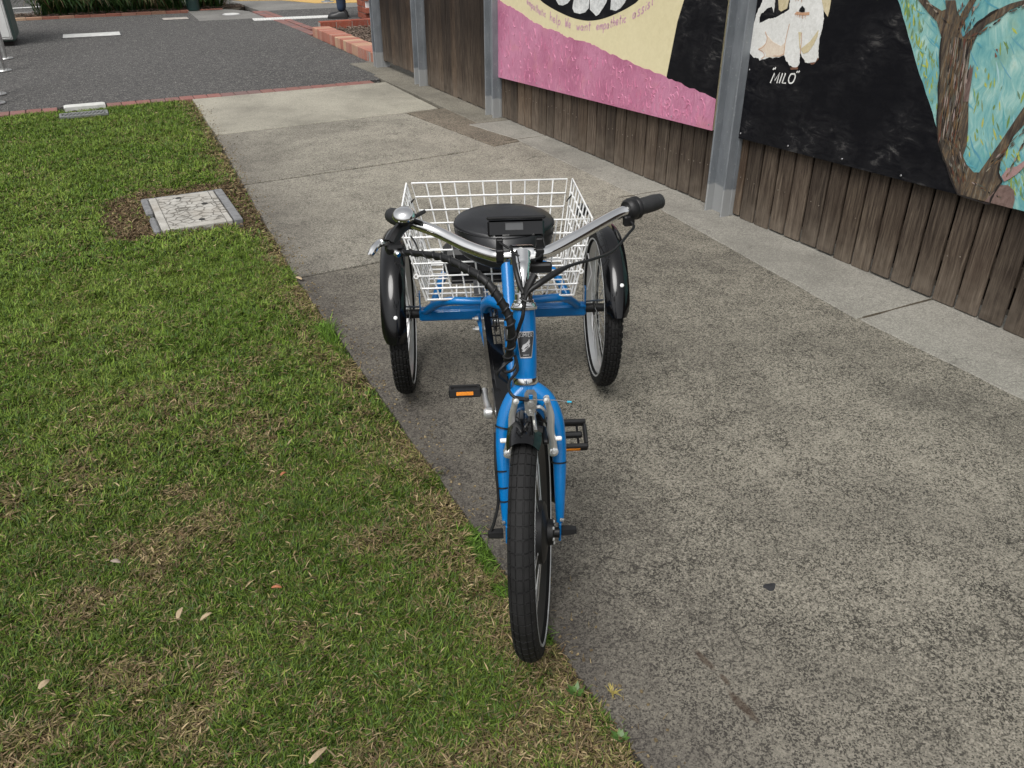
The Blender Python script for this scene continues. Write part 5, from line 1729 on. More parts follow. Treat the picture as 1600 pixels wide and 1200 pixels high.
f1 = fender('rear_fender', 0, .278, -.3560, .300, .080, R(6), R(172)); rivet(f1, 0, .278, -.348, .300, R(23)); rivet(f1, 0, .278, -.356, .300, R(120))
f2 = fender('rear_fender', 0, .278, .3560, .300, .080, R(18), R(172)); rivet(f2, 0, .278, .368, .300, R(38)); rivet(f2, 0, .278, .356, .300, R(120))
f3 = fender('front_fender', 0, 0, 0, .302, .074, R(76), R(205), (.88, .95, .99, 1, 1)); f3.location = (1.182, .004, .281); f3.rotation_euler = STEER.to_euler()
MB().tube([(1.225, .006, .582), (1.15, .006, .590), (1.08, .005, .580)], .004, 8, 3).build('fender_bracket', T_STEEL, trike)

# fork with crown, drop-outs and rubber-capped axle nuts
fk = MB()
for s in (-1, 1):
    c = .006
    fk.tube([(1.051, c * .5 + s * .004, .582), (1.066, c + s * .033, .562), (1.086, c + s * .0535, .527), (1.107, c + s * .0610, .486), (1.130, c + s * .0625, .440), (1.158, c + s * .0615, .375), (1.176, c + s * .0605, .322), (1.180, c + s * .0600, .306)], [.0215, .0215, .0190, .0168, .0152, .0122, .0096, .0080], 16, 6)
    fk.box((1.182, c + s * .0600, .284), (.024, .005, .050), None, .002)
fk.tube([(1.0475, .002, .598), (1.052, .002, .584), (1.060, .002, .562)], [.0205, .0225, .026], 18)
fork = fk.build('fork', T_BLUE, trike)
for s in (-1, 1):
    MB().lathe([(0, .0), (.0125, 0), (.0130, .012), (.0115, .026), (.0100, .034), (0, .036)], (1.182, .004 + s * .0655, .281), (0, s, 0), 6)  .build('axle_cap', T_PLAST, trike)
    MB().lathe([(.0, -.003), (.0105, -.003), (.0105, .003), (0, .003)], (1.182, .004 + s * .054, .281), (0, s, 0), 14).build('washer', T_STEEL, trike)
    MB().lathe([(0, .008), (.0048, .008), (.0048, 0)], (1.186, .004 + s * .0625, .316), (.4, s, 0), 8).build('bolt', T_STEEL, trike)
# headset
hx = Vector((.342, 0, -.94)).normalized()
def on_head(t):
    a, b = Vector((.993, 0, .745)), Vector((1.048, 0, .594))
    return a + (b - a) * t
MB().lathe([(.019, -.001), (.0265, -.001), (.0275, .006), (.0265, .013), (.021, .015)], on_head(1.0) - hx * .011, hx, 28).build('crown_race', T_CHROME, trike)
MB().lathe([(.0235, 0), (.0285, .001), (.0295, .006), (.0265, .009), (.0255, .014), (.0225, .016), (.0225, .020), (.0195, .022), (.0195, .034), (.0165, .037), (0, .038)], on_head(0), -hx, 28).build('headset', T_CHROME, trike)
# stem
st = MB()
top = Vector((.905, .003, .838))
st.tube([on_head(0) - hx * .03, on_head(0) - hx * .075 + Vector((-.01, 0, 0)), Vector((.935, .002, .822)), top], [.0125, .0150, .0190, .0200], 18, 4)
st.lathe([(0, -.026), (.0215, -.026), (.0225, -.020), (.0225, .020), (.0215, .026), (0, .026)], (.888, .003, .830), (0, 1, 0), 24)
stem = st.build('stem', T_CHROME, trike)
for zz, xx in ((.846, .908), (.818, .912)):
    MB().lathe([(.0030, .002), (.0030, .006), (.0075, .007), (.0080, .0)], (xx, -.001, zz), (.8, 0, .55), 16).build('bolt', T_STEEL, stem)
    MB().lathe([(0, .004), (.0034, .004)], (xx, -.001, zz), (.8, 0, .55), 10).build('socket', T_PLAST, stem)
# handlebar
hb = [(.670, -.292, .855), (.735, -.262, .866), (.758, -.235, .864), (.785, -.180, .850), (.835, -.120, .835), (.872, -.070, .828), (.886, -.045, .828), (.888, 0, .829), (.886, .045, .830), (.872, .076, .835), (.838, .130, .849), (.788, .196, .864), (.752, .243, .873), (.738, .275, .877), (.705, .340, .880)]
MB().tube(hb, [.0136] * 5 + [.0140] * 5 + [.0136] * 5, 18, 5).build('handlebar', T_CHROME, trike)
def grip(p0, p1, name='grip'):
    p0, p1 = Vector(p0), Vector(p1)
    d = (p1 - p0); L = d.length
    prof = [(.0125, 0)]
    n = 26
    for i in range(n + 1):
        t = i / n
        prof.append((.0182 + .0010 * math.sin(t * 3.0) + (.0011 if i % 2 else 0) * (1 if 3 < i < 23 else 0), L * (.02 + .93 * t)))
    prof += [(.0150, L * .985), (0, L)]
    return MB().lathe(prof, p0, d.normalized(), 24).build(name, T_GRIP, trike, smooth=50)
grip((.738, -.261, .8665), (.650, -.300, .851))
grip((.735, .284, .8785), (.690, .357, .881))
# throttle body on the trike's left, brake lever and bell on its right
d = (Vector((.690, .357, .881)) - Vector((.738, .275, .877))).normalized()
MB().lathe([(.012, -.012), (.021, -.012), (.0255, -.007), (.0270, .002), (.0255, .010), (.0275, .013), (.0275, .020), (.022, .025), (.016, .026)], Vector((.7385, .272, .8775)), d, 28).build('throttle', T_PLAST, trike)
MB().box((.752, .268, .855), (.016, .028, .026), Matrix.Rotation(.3, 3, 'Z'), .004).build('throttle_cable_port', T_PLAST, trike, smooth=0)
lv = MB()
lv.lathe([(.012, -.012), (.019, -.012), (.019, .012), (.012, .012)], (.746, -.252, .867), (.1, 1, -.1), 22)
lv.tube([(.752, -.256, .862), (.775, -.268, .862), (.800, -.283, .850), (.822, -.292, .838)], [.014, .0140, .0150, .0155], 8, 3)
lv.box((.825, -.283, .832), (.026, .040, .024), Matrix.Rotation(.35, 3, 'Z') @ Matrix.Rotation(.3, 3, 'Y'), .005)
lever = lv.build('brake_lever', T_PLAST, trike)
V = [(.826, -.296, .845), (.840, -.312, .850), (.856, -.321, .849), (.868, -.328, .842), (.872, -.334, .834)]
mb = MB(); mb.tube(V, [.0080, .0088, .0084, .0080, .0064], 10, 4)
mb.build('lever_blade', T_CHROME, lever)
MB().lathe([(0, -.007), (.006, -.007), (.0075, -.003), (.0075, .010), (.0055, .013), (0, .013)], (.842, -.278, .827), (.75, .45, -.15), 12).build('barrel_adjuster', T_CHROME, lever)
bx = (.790, -.258, .893)
bell_up = Vector((.25, -.03, 1)).normalized()
bell = MB().lathe([(0, -.020), (.010, -.020), (.011, -.008), (.0235, -.006), (.0250, -.002), (.0245, .002), (0, .002)], bx, bell_up, 24).build('bell', T_PLAST, trike)
MB().lathe([(.0262, 0), (.0270, .0022), (.0262, .006), (.0235, .012), (.0185, .0165), (.011, .0195), (0, .0205)], bx, bell_up, 32).build('bell_dome', T_CHROME, bell)
bu = MB(); bu.tube([(.780, -.236, .888), (.772, -.222, .893), (.768, -.210, .898)], [.0045, .0052, .0040], 8, 3)
bu.tube([(.790, -.236, .884), (.785, -.224, .878), (.776, -.220, .872), (.765, -.226, .868)], .0038, 8, 3)
bu.build('bell_trigger', T_PLAST, bell)
MB().tube([(.797, -.246, .848), (.812, -.236, .838), (.828, -.228, .822)], [.0022, .0022, .0015], 6, 3).build('zip_tie', T_PLAST, trike)
# display
dm = Matrix.Rotation(R(-20), 3, 'Y')
dc = Vector((.858, -.008, .882))
disp = MB().box(dc, (.030, .126, .036), dm, .004).build('display', T_GLOSS, trike, smooth=0)
MB().box(dc + dm @ Vector((.006, 0, .0225)), (.046, .130, .007), dm, .0025).build('display_hood', T_PLAST, disp, smooth=0)
MB().box(dc + dm @ Vector((.0155, -.004, .004)), (.004, .040, .017), dm, .001).build('label_plate', T_GREYP, disp, smooth=0)
for yy in (-.046, .042):
    b = MB()
    b.lathe([(.0125, -.008), (.0185, -.008), (.0185, .008), (.0125, .008)], (.884, yy, .829), (0, 1, 0), 20)
    b.box((.884, yy, .853), (.016, .015, .030), None, .002)
    b.box((.897, yy, .835), (.014, .017, .026), None, .002)
    b.build('display_clamp', T_PLAST, disp, smooth=40)
MB().box((.905, .044, .806), (.02, .050, .022), None, .004).build('cable_joint', T_PLAST, trike, smooth=0)
MB().box((.914, .026, .834), (.008, .010, .010), None, .001).build('white_tab', T_WHITE, trike, smooth=0)
# cables
def cable(name, pts, r, m=T_PLAST, sm=7, seg=9, parent=trike):
    return MB().tube(pts, r, seg, sm).build(name, m, parent, smooth=50)
loom = [(.842, -.274, .824), (.86, -.249, .833), (.92, -.197, .849), (.96, -.162, .855), (1.0, -.122, .848), (1.04, -.086, .838), (1.06, -.061, .812), (1.07, -.041, .776), (1.077, -.033, .745), (1.068, -.034, .695), (1.058, -.042, .656)]
Lr = MB().tube(loom, [.0058, .0062, .0070, .0078, .0084, .0090, .0092, .0088, .0084, .0084, .0076], 12, 8)
# spiral wrap: a band wound round the bundle
lp = [Vector(p) for p in loom]
acc, cat_pts = [], []
nn = 200
for i in range(nn + 1):
    t = i / nn * (len(lp) - 1.0001); k = int(t); u = t - k
    p0, p1, p2, p3 = lp[max(k - 1, 0)], lp[k], lp[k + 1], lp[min(k + 2, len(lp) - 1)]
    q = 0.5 * (2 * p1 + (p2 - p0) * u + (2 * p0 - 5 * p1 + 4 * p2 - p3) * u * u + (3 * p1 - p0 - 3 * p2 + p3) * u ** 3)
    cat_pts.append(q)
hel = []
for i in range(1, nn):
    T_ = (cat_pts[i + 1] - cat_pts[i - 1]).normalized()
    u = Vector((0, 0, 1)).cross(T_).normalized(); w = T_.cross(u)
    a = i * .62
    rr = .0062 + .0034 * min(1, i / 110)
    hel.append(cat_pts[i] + (u * math.cos(a) + w * math.sin(a)) * rr)
loomo = Lr.build('cable_loom', T_PLAST, trike, smooth=50)
MB().tube(hel, .0024, 6).build('spiral_wrap', T_PLAST, loomo, smooth=60)
cable('brake_cable', [(1.058, -.036, .656), (1.062, -.050, .648), (1.07, -.047, .635), (1.075, -.03, .642), (1.066, -.022, .655)], .0034)
cable('brake_cable', [(1.06, -.030, .66), (1.075, -.050, .652), (1.075, -.062, .632), (1.05, -.045, .60), (1.0, -.035, .56), (.97, -.034, .53)], .0032)
cable('front_brake_hose', [(1.062, -.024, .668), (1.10, -.022, .655), (1.128, -.040, .645), (1.165, -.043, .643), (1.180, -.030, .634), (1.181, -.012, .631)], .0032)
MB().tube([(1.172, -.036, .632), (1.180, -.012, .6305), (1.180, -.004, .630)], [.0042, .0048, .0036], 9, 3).build('noodle_boot', T_PLAST, trike)
cable('display_cable', [(.893, -.046, .862), (.915, -.026, .856), (.928, -.006, .843), (.926, .020, .832), (.908, .044, .834), (.880, .054, .846), (.862, .050, .872)], .0028)
cable('cable_bundle', [(.905, -.022, .858), (.93, -.020, .851), (.98, -.017, .835), (1.01, -.010, .81), (1.03, -.004, .797), (1.05, -.006, .762), (1.05, -.014, .733), (1.05, -.024, .702), (1.04, -.032, .66)], [.0034, .0034, .0056, .0058, .0046, .0042, .0042, .0042, .004])
MB().tube([(1.022, .020, .838), (1.034, .008, .820), (1.042, -.001, .803)], [.0082, .0074, .0050], 10, 3).build('connector_plug', T_PLAST, trike)
cable('throttle_cable', [(.752, .270, .855), (.775, .276, .848), (.80, .261, .842), (.86, .214, .822), (.92, .161, .828), (.97, .104, .835), (1.0, .067, .831), (1.03, .030, .821), (1.042, .003, .804), (1.053, -.005, .777)], [.0034, .0034, .0034, .0034, .0034, .0036, .0072, .0070, .0046, .0042])
MB().tube([(1.046, -.012, .797), (1.056, 0, .793), (1.050, .012, .797), (1.036, .006, .803), (1.034, -.010, .801)], .0024, 6, 3, closed=False).build('zip_tie', T_PLAST, trike)
cable('motor_cable', [(1.10, -.072, .50), (1.135, -.073, .43), (1.160, -.070, .36), (1.176, -.080, .315), (1.184, -.090, .288)], .0036)
def ring_tie(x, y, z, r, ax, nm='zip_tie'):
    MB().lathe([(r, -.0016), (r + .0016, -.0016), (r + .0016, .0016), (r, .0016)], (x, y, z), ax, 20).build(nm, T_PLAST, trike)
ring_tie(1.098, -.0545, .512, .0168, (.38, -.25, -.9)); ring_tie(1.137, -.0600, .424, .0150, (.38, 0, -.92)); ring_tie(1.152, -.0590, .389, .0136, (.38, 0, -.92)); ring_tie(1.163, -.0580, .360, .0122, (.35, 0, -.94))
ring_tie(1.132, .0675, .436, .0152, (.38, 0, -.92))

# V-brake in front of the fork
for s in (-1, 1):
    pv = (1.158, .002 + s * .049, .487)
    arm = MB()
    arm.tube([(1.158, .002 + s * .049, .478), (1.163, .002 + s * .0465, .515), (1.168, .002 + s * .041, .545), (1.172, .002 + s * .0405, .585), (1.176, .001 + s * .034, .618), (1.178, .0 + s * .032, .634)], [.0105, .0082, .0082, .0074, .0064, .0058], 10, 4)
    a = arm.build('brake_arm', T_ALU, trike)
    MB().lathe([(0, .018), (.0045, .018), (.0055, .016), (.0055, .013), (.0095, .012), (.0105, -.004), (0, -.004)], pv, (1, 0, .28), 16).build('pivot_bolt', T_ALU, a)
    MB().lathe([(.0, .010), (.0060, .009), (.0065, -.006), (0, -.006)], (1.184, .0 + s * .031, .630), (.9, 0, .4), 14).build('cable_bolt', T_STEEL, a)
    MB().lathe([(0, -.006), (.0052, -.006), (.0052, .018), (.0035, .020), (0, .020)], (1.162, .002 + s * .046, .519), (0, s, 0), 12).build('pad_stud', T_WHITE, a)
    MB().box((1.150, .002 + s * .030, .520), (.060, .012, .012), None, .003).build('brake_pad', T_PLAST, a, smooth=0)
    MB().tube([(1.172, s * .034, .618), (1.160, s * .028, .598), (1.152, s * .036, .555)], .0012, 6, 4).build('return_spring', T_STEEL, a)
brk = MB()
poly = [(-.012, -.02), (-.0135, 0), (-.0125, .016), (-.007, .024), (.007, .024), (.0125, .016), (.0135, 0), (.010, -.02), (.006, -.032), (-.006, -.032)]
mm = lambda p: Vector((1.172 + .35 * -p[1] * .6, .0 + p[0], .622 + p[1]))
hole_r = .005
brk.prism([mm(p) for p in poly], (.003, 0, .001))
bk = brk.build('reflector_bracket', T_STEEL, trike, smooth=0)
MB().box((1.181, 0, .636), (.003, .008, .011), None, .001).build('bracket_slot', T_BLUE, bk, smooth=0)
MB().lathe([(0, .010), (.0050, .010), (.0058, .003), (.0085, .003), (.0085, 0)], (1.178, 0, .619), (1, 0, .25), 8).build('crown_bolt', T_STEEL, bk)
MB().lathe([(0, .006), (.0040, .006), (.0040, 0)], (1.182, 0, .598), (1, 0, .25), 8).build('bolt', T_STEEL, bk)
MB().tube([(1.181, -.012, .631), (1.184, .026, .630), (1.19, .050, .632), (1.193, .074, .629)], .0009, 6, 4).build('brake_wire', T_STEEL, trike)
MB().tube([(1.193, .073, .629), (1.194, .082, .6285)], [.0022, .0018], 8).build('wire_tip', T_CYAN, trike)
MB().tube([(1.170, .012, .604), (1.172, .020, .606), (1.168, .030, .594), (1.160, .036, .575)], [.004, .0038, .0034, .003], 8, 4).build('reflector_arm', T_ALU, trike)

# badge on the head tube
def head_pt(t, a, r=.0262):
    c = on_head(t)
    e1 = Vector((.94, 0, .342)); e2 = Vector((0, 1, 0))
    return c + (e1 * math.cos(a) + e2 * math.sin(a)) * r
def badge_patch(mb, half, r):
    """half(t) gives the half angle at height t"""
    V, F = [], []
    n, m_ = 16, 10
    for i in range(n + 1):
        t = .28 + .36 * i / n
        for j in range(m_ + 1):
            V.append(head_pt(t, half(i / n) * (-1 + 2 * j / m_), r))
    for i in range(n):
        for j in range(m_):
            F.append((i * (m_ + 1) + j, i * (m_ + 1) + j + 1, (i + 1) * (m_ + 1) + j + 1, (i + 1) * (m_ + 1) + j))
    mb.add(V, F)
hf = lambda u: .78 * (1.0 - .42 * max(0, u - .12)) * (1 if u > .05 else .93)
mb = MB(); badge_patch(mb, hf, .0266); bo = mb.build('badge', T_BADGEW, trike)
mb = MB()
V, F = [], []
n, m_ = 14, 10
for i in range(n + 1):
    u = .045 + .91 * i / n
    for j in range(m_ + 1):
        V.append(head_pt(.28 + .36 * u, (hf(u) - .06) * (-1 + 2 * j / m_), .0269))
for i in range(n):
    for j in range(m_):
        F.append((i * (m_ + 1) + j, i * (m_ + 1) + j + 1, (i + 1) * (m_ + 1) + j + 1, (i + 1) * (m_ + 1) + j))
mb.add(V, F).build('badge_field', T_BADGE, bo)
def badge_shape(pts):
    return [head_pt(.28 + .36 * v, u, .0273) for u, v in pts]
def badge_line(mb, pts, w):
    for (a, b) in zip(pts[:-1], pts[1:]):
        d = Vector((b[0] - a[0], (b[1] - a[1])))
        nn = Vector((-d.y, d.x)).normalized() * w
        q = badge_shape([(a[0] + nn.x, a[1] + nn.y * .8), (a[0] - nn.x, a[1] - nn.y * .8), (b[0] - nn.x, b[1] - nn.y * .8), (b[0] + nn.x, b[1] + nn.y * .8)])
        mb.add(q, [(0, 1, 2, 3)])
mb = MB()
G_ = [[(.8, .15), (.2, 0), (0, .5), (.2, 1), (.85, .95), (.85, .55), (.5, .55)]]
O_ = [[(.1, .1), (.9, .1), (.9, .9), (.1, .9), (.1, .1)]]
M_ = [[(0, 1), (.05, 0), (.5, .6), (.95, 0), (1, 1)]]
I_ = [[(.5, 0), (.5, 1)]]
E_ = [[(.9, 0), (.1, 0), (.1, 1), (.9, 1)], [(.1, .5), (.7, .5)]]
R_ = [[(.1, 1), (.1, 0), (.85, .05), (.85, .5), (.1, .52), (.9, 1)]]
wds = [G_, O_, M_, I_, E_, R_]; adv = [1, 1, 1.1, .45, .9, 1]; x = -.64
k = 1.28 / sum(a + .18 for a in adv)
for g_, a in zip(wds, adv):
    for stl_ in g_:
        badge_line(mb, [(x + p[0] * a * k, .09 + p[1] * .13 - .03 * math.cos((x + p[0] * a * k) * 2.2)) for p in stl_], .016)
    x += (a + .18) * k
# the pale swooping wing device and the small line under it
mb.add(badge_shape([(-.36, .64), (-.22, .50), (.02, .44), (.20, .36), (.30, .27), (.34, .40), (.22, .52), (-.05, .60), (-.20, .70)]), [tuple(range(9))])
mb.add(badge_shape([(-.34, .74), (-.10, .66), (.16, .58), (.36, .46), (.34, .56), (.10, .68), (-.14, .76)]), [tuple(range(7))])
for i in range(6):
    xx = -.22 + i * .08
    badge_line(mb, [(xx, .87), (xx + .035, .90), (xx + .05, .86)], .010)
mb.build('badge_lettering', T_BADGEW, bo, smooth=0)
# seat-tube decal
mb = MB()
mb.prism([(.482, -.019, .452), (.482, .006, .452), (.498, .004, .415), (.498, -.017, .415)], (.010, 0, .008))
mb.build('tube_decal', T_BADGE, trike, smooth=0)
mb = MB()
mb.prism([(.4975, -.012, .4555), (.4975, -.004, .4555), (.5045, -.004, .436), (.5045, -.012, .436)], (.003, 0, .003))
mb.build('decal_mark', T_BADGEW, trike, smooth=0)

# saddle
def saddle():
    out = []
    n = 48
    for k in range(n):
        a = 2 * math.pi * k / n
        cx_, sy_ = math.cos(a), math.sin(a)
        x = .225 + (.105 if cx_ > 0 else .115) * (abs(cx_) ** .9) * (1 if cx_ > 0 else -1)
        wv = .146 * (abs(sy_) ** .80) * (1 if sy_ > 0 else -1)
        if cx_ > 0: wv *= 1 - .42 * cx_ ** 1.6
        out.append((x, wv))
    rings = [(.90, -.088), (.97, -.078), (1.02, -.045), (1.015, -.004), (1.03, .001), (1.02, .007), (.99, .008), (.90, .015), (.70, .022), (.45, .024), (.2, .022)]
    V, F = [], []
    for (s, z) in rings:
        for (x, y) in out:
            xx = .225 + (x - .225) * s * ((1 + (.32 if z < -.02 else .10 if z < -.002 else 0) * ((x - .225) / .105) ** 1.0) if x > .225 else 1); yy = y * s
            zt = .675 + (.225 - xx) * .10 + .05 * max(0, (.16 - xx)) * 1.0
            V.append((xx, yy - .002, zt + z - .010 * (1 - min(1, abs(yy) / .06)) * (1 if s < .8 else 0)))
    for i in range(len(rings) - 1):
        for k in range(n):
            F.append((i * n + k, i * n + (k + 1) % n, (i + 1) * n + (k + 1) % n, (i + 1) * n + k))
    F.append(tuple(range(n))[::-1]); F.append(tuple((len(rings) - 1) * n + k for k in range(n)))
    sad = MB().add(V, F).build('saddle', T_SEAT, trike, smooth=80)
    pts = [(.225 + (x - .225) * 1.033, y * 1.033 - .002, .675 + (.225 - (.225 + (x - .225) * 1.033)) * .10 + .05 * max(0, .16 - (.225 + (x - .225) * 1.033)) - .001) for x, y in out]
    MB().tube(pts, .0030, 6, closed=True).build('piping', T_GLOSS, sad)
    pr_ = []
    for k in range(15):
        t = -1 + k / 7
        a = t * 1.25
        x = .225 + .155 * math.cos(a) * .995 + .004; y = .150 * math.sin(a) * (1 - .42 * abs(math.cos(a)) ** 1.6)
        pr_.append((x, y, .675 + (.225 - x) * .10 - .033 + .012 * abs(t)))
    MB().tube([(.16, -.149, .675 - .002), (.22, -.1515, .650), (.29, -.135, .640)] , .0016, 6, 4).build('seam', T_GLOSS, sad)
    MB().tube([(.16, .146, .675 - .002), (.22, .1485, .650), (.29, .132, .640)] , .0016, 6, 4).build('seam', T_GLOSS, sad)
    MB().tube([(.33, .0, .60), (.30, 0, .62)], [.018, .022], 14).build('saddle_clamp', T_STEEL, sad)
    for s in (-1, 1):
        MB().tube([(.34, s * .018, .612), (.24, s * .026, .606), (.15, s * .06, .612), (.13, s * .07, .635)], .0035, 8, 4).build('saddle_rail', T_STEEL, sad)
saddle()

# rear basket of white wire: every wire its own piece
bk = MB()
FT = [Vector((.150, -.322, .655)), Vector((.150, .276, .655))]
FB = [Vector((.120, -.254, .382)), Vector((.120, .228, .382))]
BT = [Vector((-.255, -.318, .664)), Vector((-.255, .264, .664))]
BB = [Vector((-.215, -.250, .384)), Vector((-.215, .224, .384))]
bk.tube([FB[0], FB[1], BB[1], BB[0], FB[0]], .0033, 8)
bk.tube([FB[0] + Vector((.003, 0, .003)), FB[1] + Vector((.003, 0, .003))], .0030, 8)
basket = bk.build('basket', T_WHITE, trike)
def wire(pts, r=.0028):
    MB().tube(pts, r, 6).build('wire', T_WHITE, basket, smooth=60)
L = lambda a, b, t: a + (b - a) * t
# floor
for i in range(1, 10):
    t = i / 10; wire([L(FB[0], FB[1], t), L(BB[0], BB[1], t)])
for i in range(1, 8):
    t = i / 8; wire([L(FB[0], BB[0], t) + Vector((0, 0, .0035)), L(FB[1], BB[1], t) + Vector((0, 0, .0035))])
# back: a separate panel, tied to the sides
bt0, bt1 = BT[0] + Vector((0, .016, 0)), BT[1] + Vector((0, -.016, 0))
bb0, bb1 = BB[0] + Vector((0, .010, 0)), BB[1] + Vector((0, -.010, 0))
wire([bb0, bt0, bt1, bb1], .0033)
for i in range(1, 11):
    t = i / 11; wire([L(bb0, bb1, t), L(bt0, bt1, t)])
for i in range(1, 6):
    t = i / 6; wire([L(bb0, bt0, t) + Vector((.0035, 0, 0)), L(bb1, bt1, t) + Vector((.0035, 0, 0))])
# sides
for k in (0, 1):
    s = -1 if k == 0 else 1
    o_ = Vector((0, s * .003, 0))
    a, b, c, d_ = FB[k] + o_, FT[k] + o_, BT[k] + o_, BB[k] + o_
    wire([a, b, c, d_], .0033)
    for i in range(1, 8):
        t = i / 8; wire([L(a, d_, t), L(b, c, t)])
    for i in range(1, 6):
        t = i / 6; wire([L(a, b, t) + Vector((0, s * .0035, 0)), L(d_, c, t) + Vector((0, s * .0035, 0))])
# front: cut out in the middle for the saddle
def fp(u, v):        # u across 0..1, v up 0..1
    return L(L(FB[0], FB[1], u), L(FT[0], FT[1], u), v)
c0, c1_, cv = .245, .70, .50
ft = Vector((.0, 0, 0))
wire([fp(0.012, 0), fp(0.012, 1), fp(c0, 1), fp(c0, cv), fp(c1_, cv), fp(c1_, 1), fp(.988, 1), fp(.988, 0)], .0033)
for i in range(1, 11):
    u = i / 11
    wire([fp(u, 0), fp(u, 1 if (u < c0 or u > c1_) else cv)])
for i in range(1, 6):
    v = i / 6
    q = Vector((.0035, 0, 0))
    if v < cv - .01: wire([fp(-.008, v) + q, fp(1.008, v) + q])
    else:
        wire([fp(0, v) + q, fp(c0, v) + q]); wire([fp(c1_, v) + q, fp(1, v) + q])
# eyelets, end discs and cable ties
for (u, v) in ((-.014, 2 / 6), (1.014, 2 / 6)):
    MB().lathe([(.0045, -.002), (.0085, -.002), (.0085, .002), (.0045, .002)], fp(u, v) + Vector((.004, 0, 0)), (1, 0, .2), 14, closed=True).build('eyelet', T_WHITE, basket)
for yy in (-.105, .085):
    MB().lathe([(0, .003), (.009, .003), (.0095, 0), (0, 0)], (.128, yy, .372), (1, 0, .25), 18).build('end_disc', T_WHITE, basket)
for p in ((-.235, -.305, .60), (-.235, .255, .60), (.12, -.135, .380), (.12, .125, .380)):
    p = Vector(p)
    MB().tube([p + Vector((.012, -.012, -.008)), p + Vector((.004, 0, .004)), p + Vector((-.006, .010, .012))], [.0022, .0036, .0020], 6, 3).build('zip_tie', T_PLAST, basket)
# battery box in the basket with its red label and mounting rail
bat = MB().box((-.06, -.075, .455), (.10, .250, .095), None, .016).build('battery', T_PLAST, trike, smooth=40)
MB().box((-.0085, -.022, .475), (.004, .055, .020), None, .001).build('red_label', T_RED, bat, smooth=0)
MB().box((-.05, -.075, .396), (.12, .20, .012), None, .003).build('battery_tray', T_PLAST, bat, smooth=0)
MB().box((.065, -.085, .398), (.13, .030, .005), None, .001).build('mounting_strap', T_GREYP, trike, smooth=0)
MB().box((-.10, .05, .42), (.08, .16, .045), None, .006).build('controller_box', T_PLAST, trike, smooth=0)
# cable lock or light behind the basket's near corner
MB().box((-.22, .300, .560), (.035, .045, .045), None, .010).build('rear_light', T_PLAST, trike, smooth=40)

# drive: chain guard, chain, sprockets, cranks and pedals
cg = MB()
prof = [(.21, .425), (.17, .405), (.165, .355), (.20, .320), (.60, .185), (.69, .175), (.745, .215), (.755, .270), (.745, .312), (.70, .335), (.60, .348)]
cg.prism([(p[0], -.0785, p[1]) for p in prof], (0, .0035, 0))
top_ = [(.165, .355), (.17, .405), (.21, .425), (.60, .348), (.70, .335), (.745, .312), (.755, .270), (.745, .215)]
for a, b in zip(top_[:-1], top_[1:]):
    cg.prism([(a[0], -.075, a[1]), (b[0], -.075, b[1]), (b[0], -.075, b[1] - .003), (a[0], -.075, a[1] - .003)], (0, .017, 0))
guard = cg.build('chain_guard', T_GLOSS, trike, smooth=0)
_gr = Matrix.Rotation(R(2.4), 3, 'Z'); _gp = Vector((.20, -.072, 0))
guard.rotation_euler = (0, 0, R(2.4)); guard.location = _gp - _gr @ _gp
mb = MB()
for i in range(7):
    x = .22 + i * .045
    mb.box((x, -.048, .4215 - (x - .21) * .197), (.003, .032, .004), None)
for yy in (-.034, -.050):
    mb.box((.36, yy, .392), (.32, .003, .004), Matrix.Rotation(.195, 3, 'Y'))
mb.build('guard_grille', T_PLAST, guard, smooth=0)
MB().box((.575, -.052, .351), (.27, .040, .008), Matrix.Rotation(.185, 3, 'Y'), .003).build('guard_cap', T_GLOSS, guard, smooth=0)
def sprocket(name, c, r, teeth, th, m):
    mb = MB()
    pts = []
    for k in range(teeth * 2):
        a = math.pi * k / teeth
        rr = r + (.0035 if k % 2 else -.0025)
        pts.append((c[0] + rr * math.cos(a), c[1], c[2] + rr * math.sin(a)))
    mb.prism(pts, (0, th, 0))
    return mb.build(name, m, trike, smooth=0)
sprocket('chainring', (.62, -.052, .258), .072, 36, .003, T_STEEL)
sprocket('freewheel', (.16, -.050, .315), .032, 18, .003, T_STEEL)
sprocket('freewheel', (.16, -.040, .315), .026, 16, .003, T_STEEL)
sprocket('axle_sprocket', (.0, -.032, .279), .040, 22, .003, T_STEEL)
MB().lathe([(0, -.055), (.012, -.055), (.014, -.03), (.020, -.028), (.020, -.022), (.010, -.02), (.010, .02)], (.16, 0, .315), (0, 1, 0), 20).build('idler_hub', T_STEEL, trike)
def chain(pts, y, name='chain'):
    mb = MB()
    P = [Vector((p[0], y, p[1])) for p in pts]
    for a, b in zip(P, P[1:] + P[:1]):
        n_ = max(1, int((b - a).length / .0127)); d_ = (b - a) / n_
        ang = math.atan2(d_.z, d_.x)
        for i in range(n_):
            c = a + d_ * (i + .5)
            mb.box(c, (.0118, .006 if i % 2 else .0038, .0075), Matrix.Rotation(-ang, 3, 'Y'))
    return mb.build(name, T_PLAST, trike, smooth=0)
arc = lambda cx_, cz_, r, a0, a1, n_=8: [(cx_ + r * math.cos(a0 + (a1 - a0) * i / n_), cz_ + r * math.sin(a0 + (a1 - a0) * i / n_)) for i in range(n_ + 1)]
chain(arc(.62, .258, .072, -1.6, 1.6) + arc(.16, .315, .032, 1.6, 4.7), -.0505)
chain(arc(.16, .315, .030, -1.6, 1.6) + arc(0, .279, .040, 1.6, 4.7), -.0305)
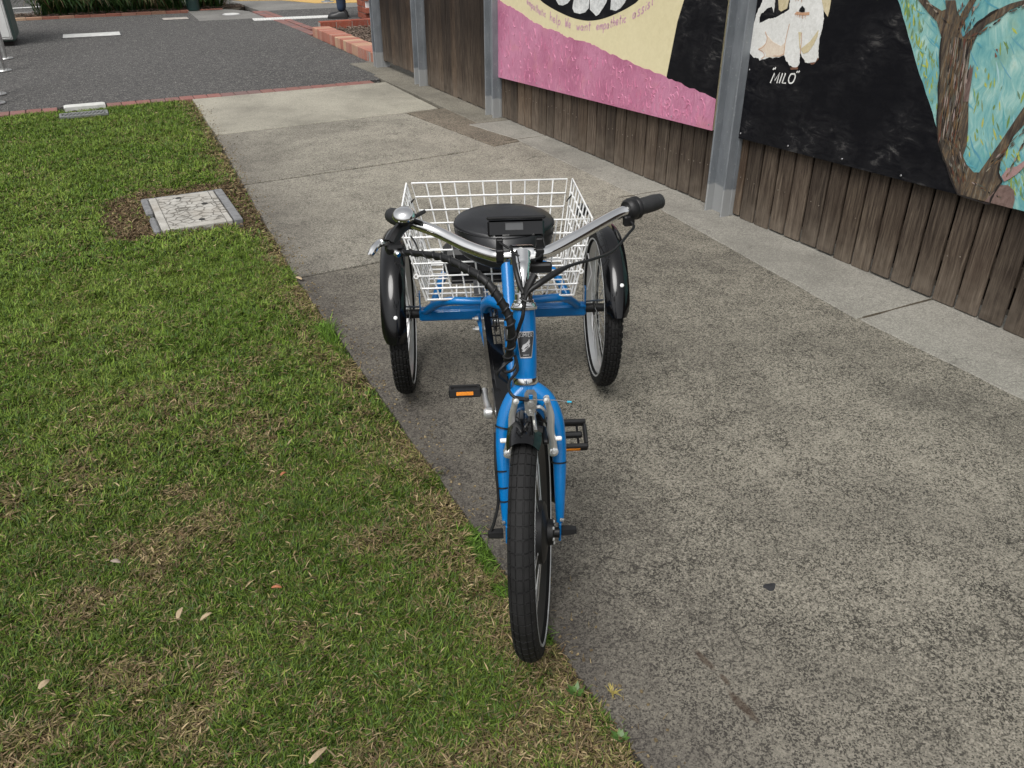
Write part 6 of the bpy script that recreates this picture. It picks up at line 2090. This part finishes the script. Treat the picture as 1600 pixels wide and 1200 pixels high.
for (x, z) in ((.10, .300), (.19, .305)):
    MB().lathe([(0, .020), (.004, .020), (.004, .012), (.008, .012), (.009, .0), (.011, 0)], (x, -.088, z), (0, -1, 0), 8).build('guard_bolt', T_STEEL, trike)
# cranks; the right-hand one points back, the left-hand one ahead
def crank(y0, s, dx, dz, L_):
    d = Vector((dx, 0, dz)).normalized()
    c = Vector((.635, y0, .258))
    mb = MB()
    mb.tube([c, c + d * L_ * .25 + Vector((0, s * .001, 0)), c + d * L_ * .6 + Vector((0, s * .006, 0)), c + d * L_ + Vector((0, s * .008, 0))], [.0135, .0105, .0085, .0090], 12, 5)
    mb.lathe([(0, -.010), (.0160, -.010), (.0175, -.004), (.0175, .008), (.012, .014), (0, .015)], c, (0, s, 0), 20)
    k = mb.build('crank', T_ALU, trike)
    return k, c + d * L_ + Vector((0, s * .010, 0))
def pedal(pos, s, tilt):
    Mx = Matrix.Rotation(tilt, 3, 'Y')
    off = Vector((0, s * (.064 if s > 0 else .056), 0))
    c = Vector(pos) + off
    mb = MB()
    P = lambda x, y, z: c + Mx @ Vector((x, y, z))
    def b(x, y, z, sx_, sy_, sz_, bv=.003):
        mb.box(P(x, y, z), (sx_, sy_, sz_), Mx, bv)
    b(.037, 0, 0, .014, .094, .024); b(-.037, 0, 0, .014, .094, .024)
    b(0, s * .043, 0, .062, .010, .018); b(0, -s * .043, 0, .062, .012, .018)
    b(.012, s * .022, 0, .032, .006, .010); b(-.012, s * .022, 0, .032, .006, .010)
    mb.lathe([(.0075, -.05), (.0095, -.045), (.0095, .03), (.0075, .034), (0, .034)], c, Mx @ Vector((0, s, 0)), 14)
    mb.lathe([(0, 0), (.006, 0), (.006, .02), (0, .02)], Vector(pos) - Vector((0, s * .012, 0)), (0, s, 0), 12)
    pd = mb.build('pedal', T_PLAST, trike, smooth=0)
    for q in (1, -1):
        MB().box(P(q * .0445, 0, 0), (.003, .050, .011), Mx, .0008).build('pedal_reflector', T_ORANGE, pd, smooth=0)
    return pd
k1, p1 = crank(-.074, -1, -1.0, -.03, .135)
pedal(p1, -1, R(-20))
k2, p2 = crank(.066, 1, 1.0, .03, .135)
pedal(p2, 1, R(30))
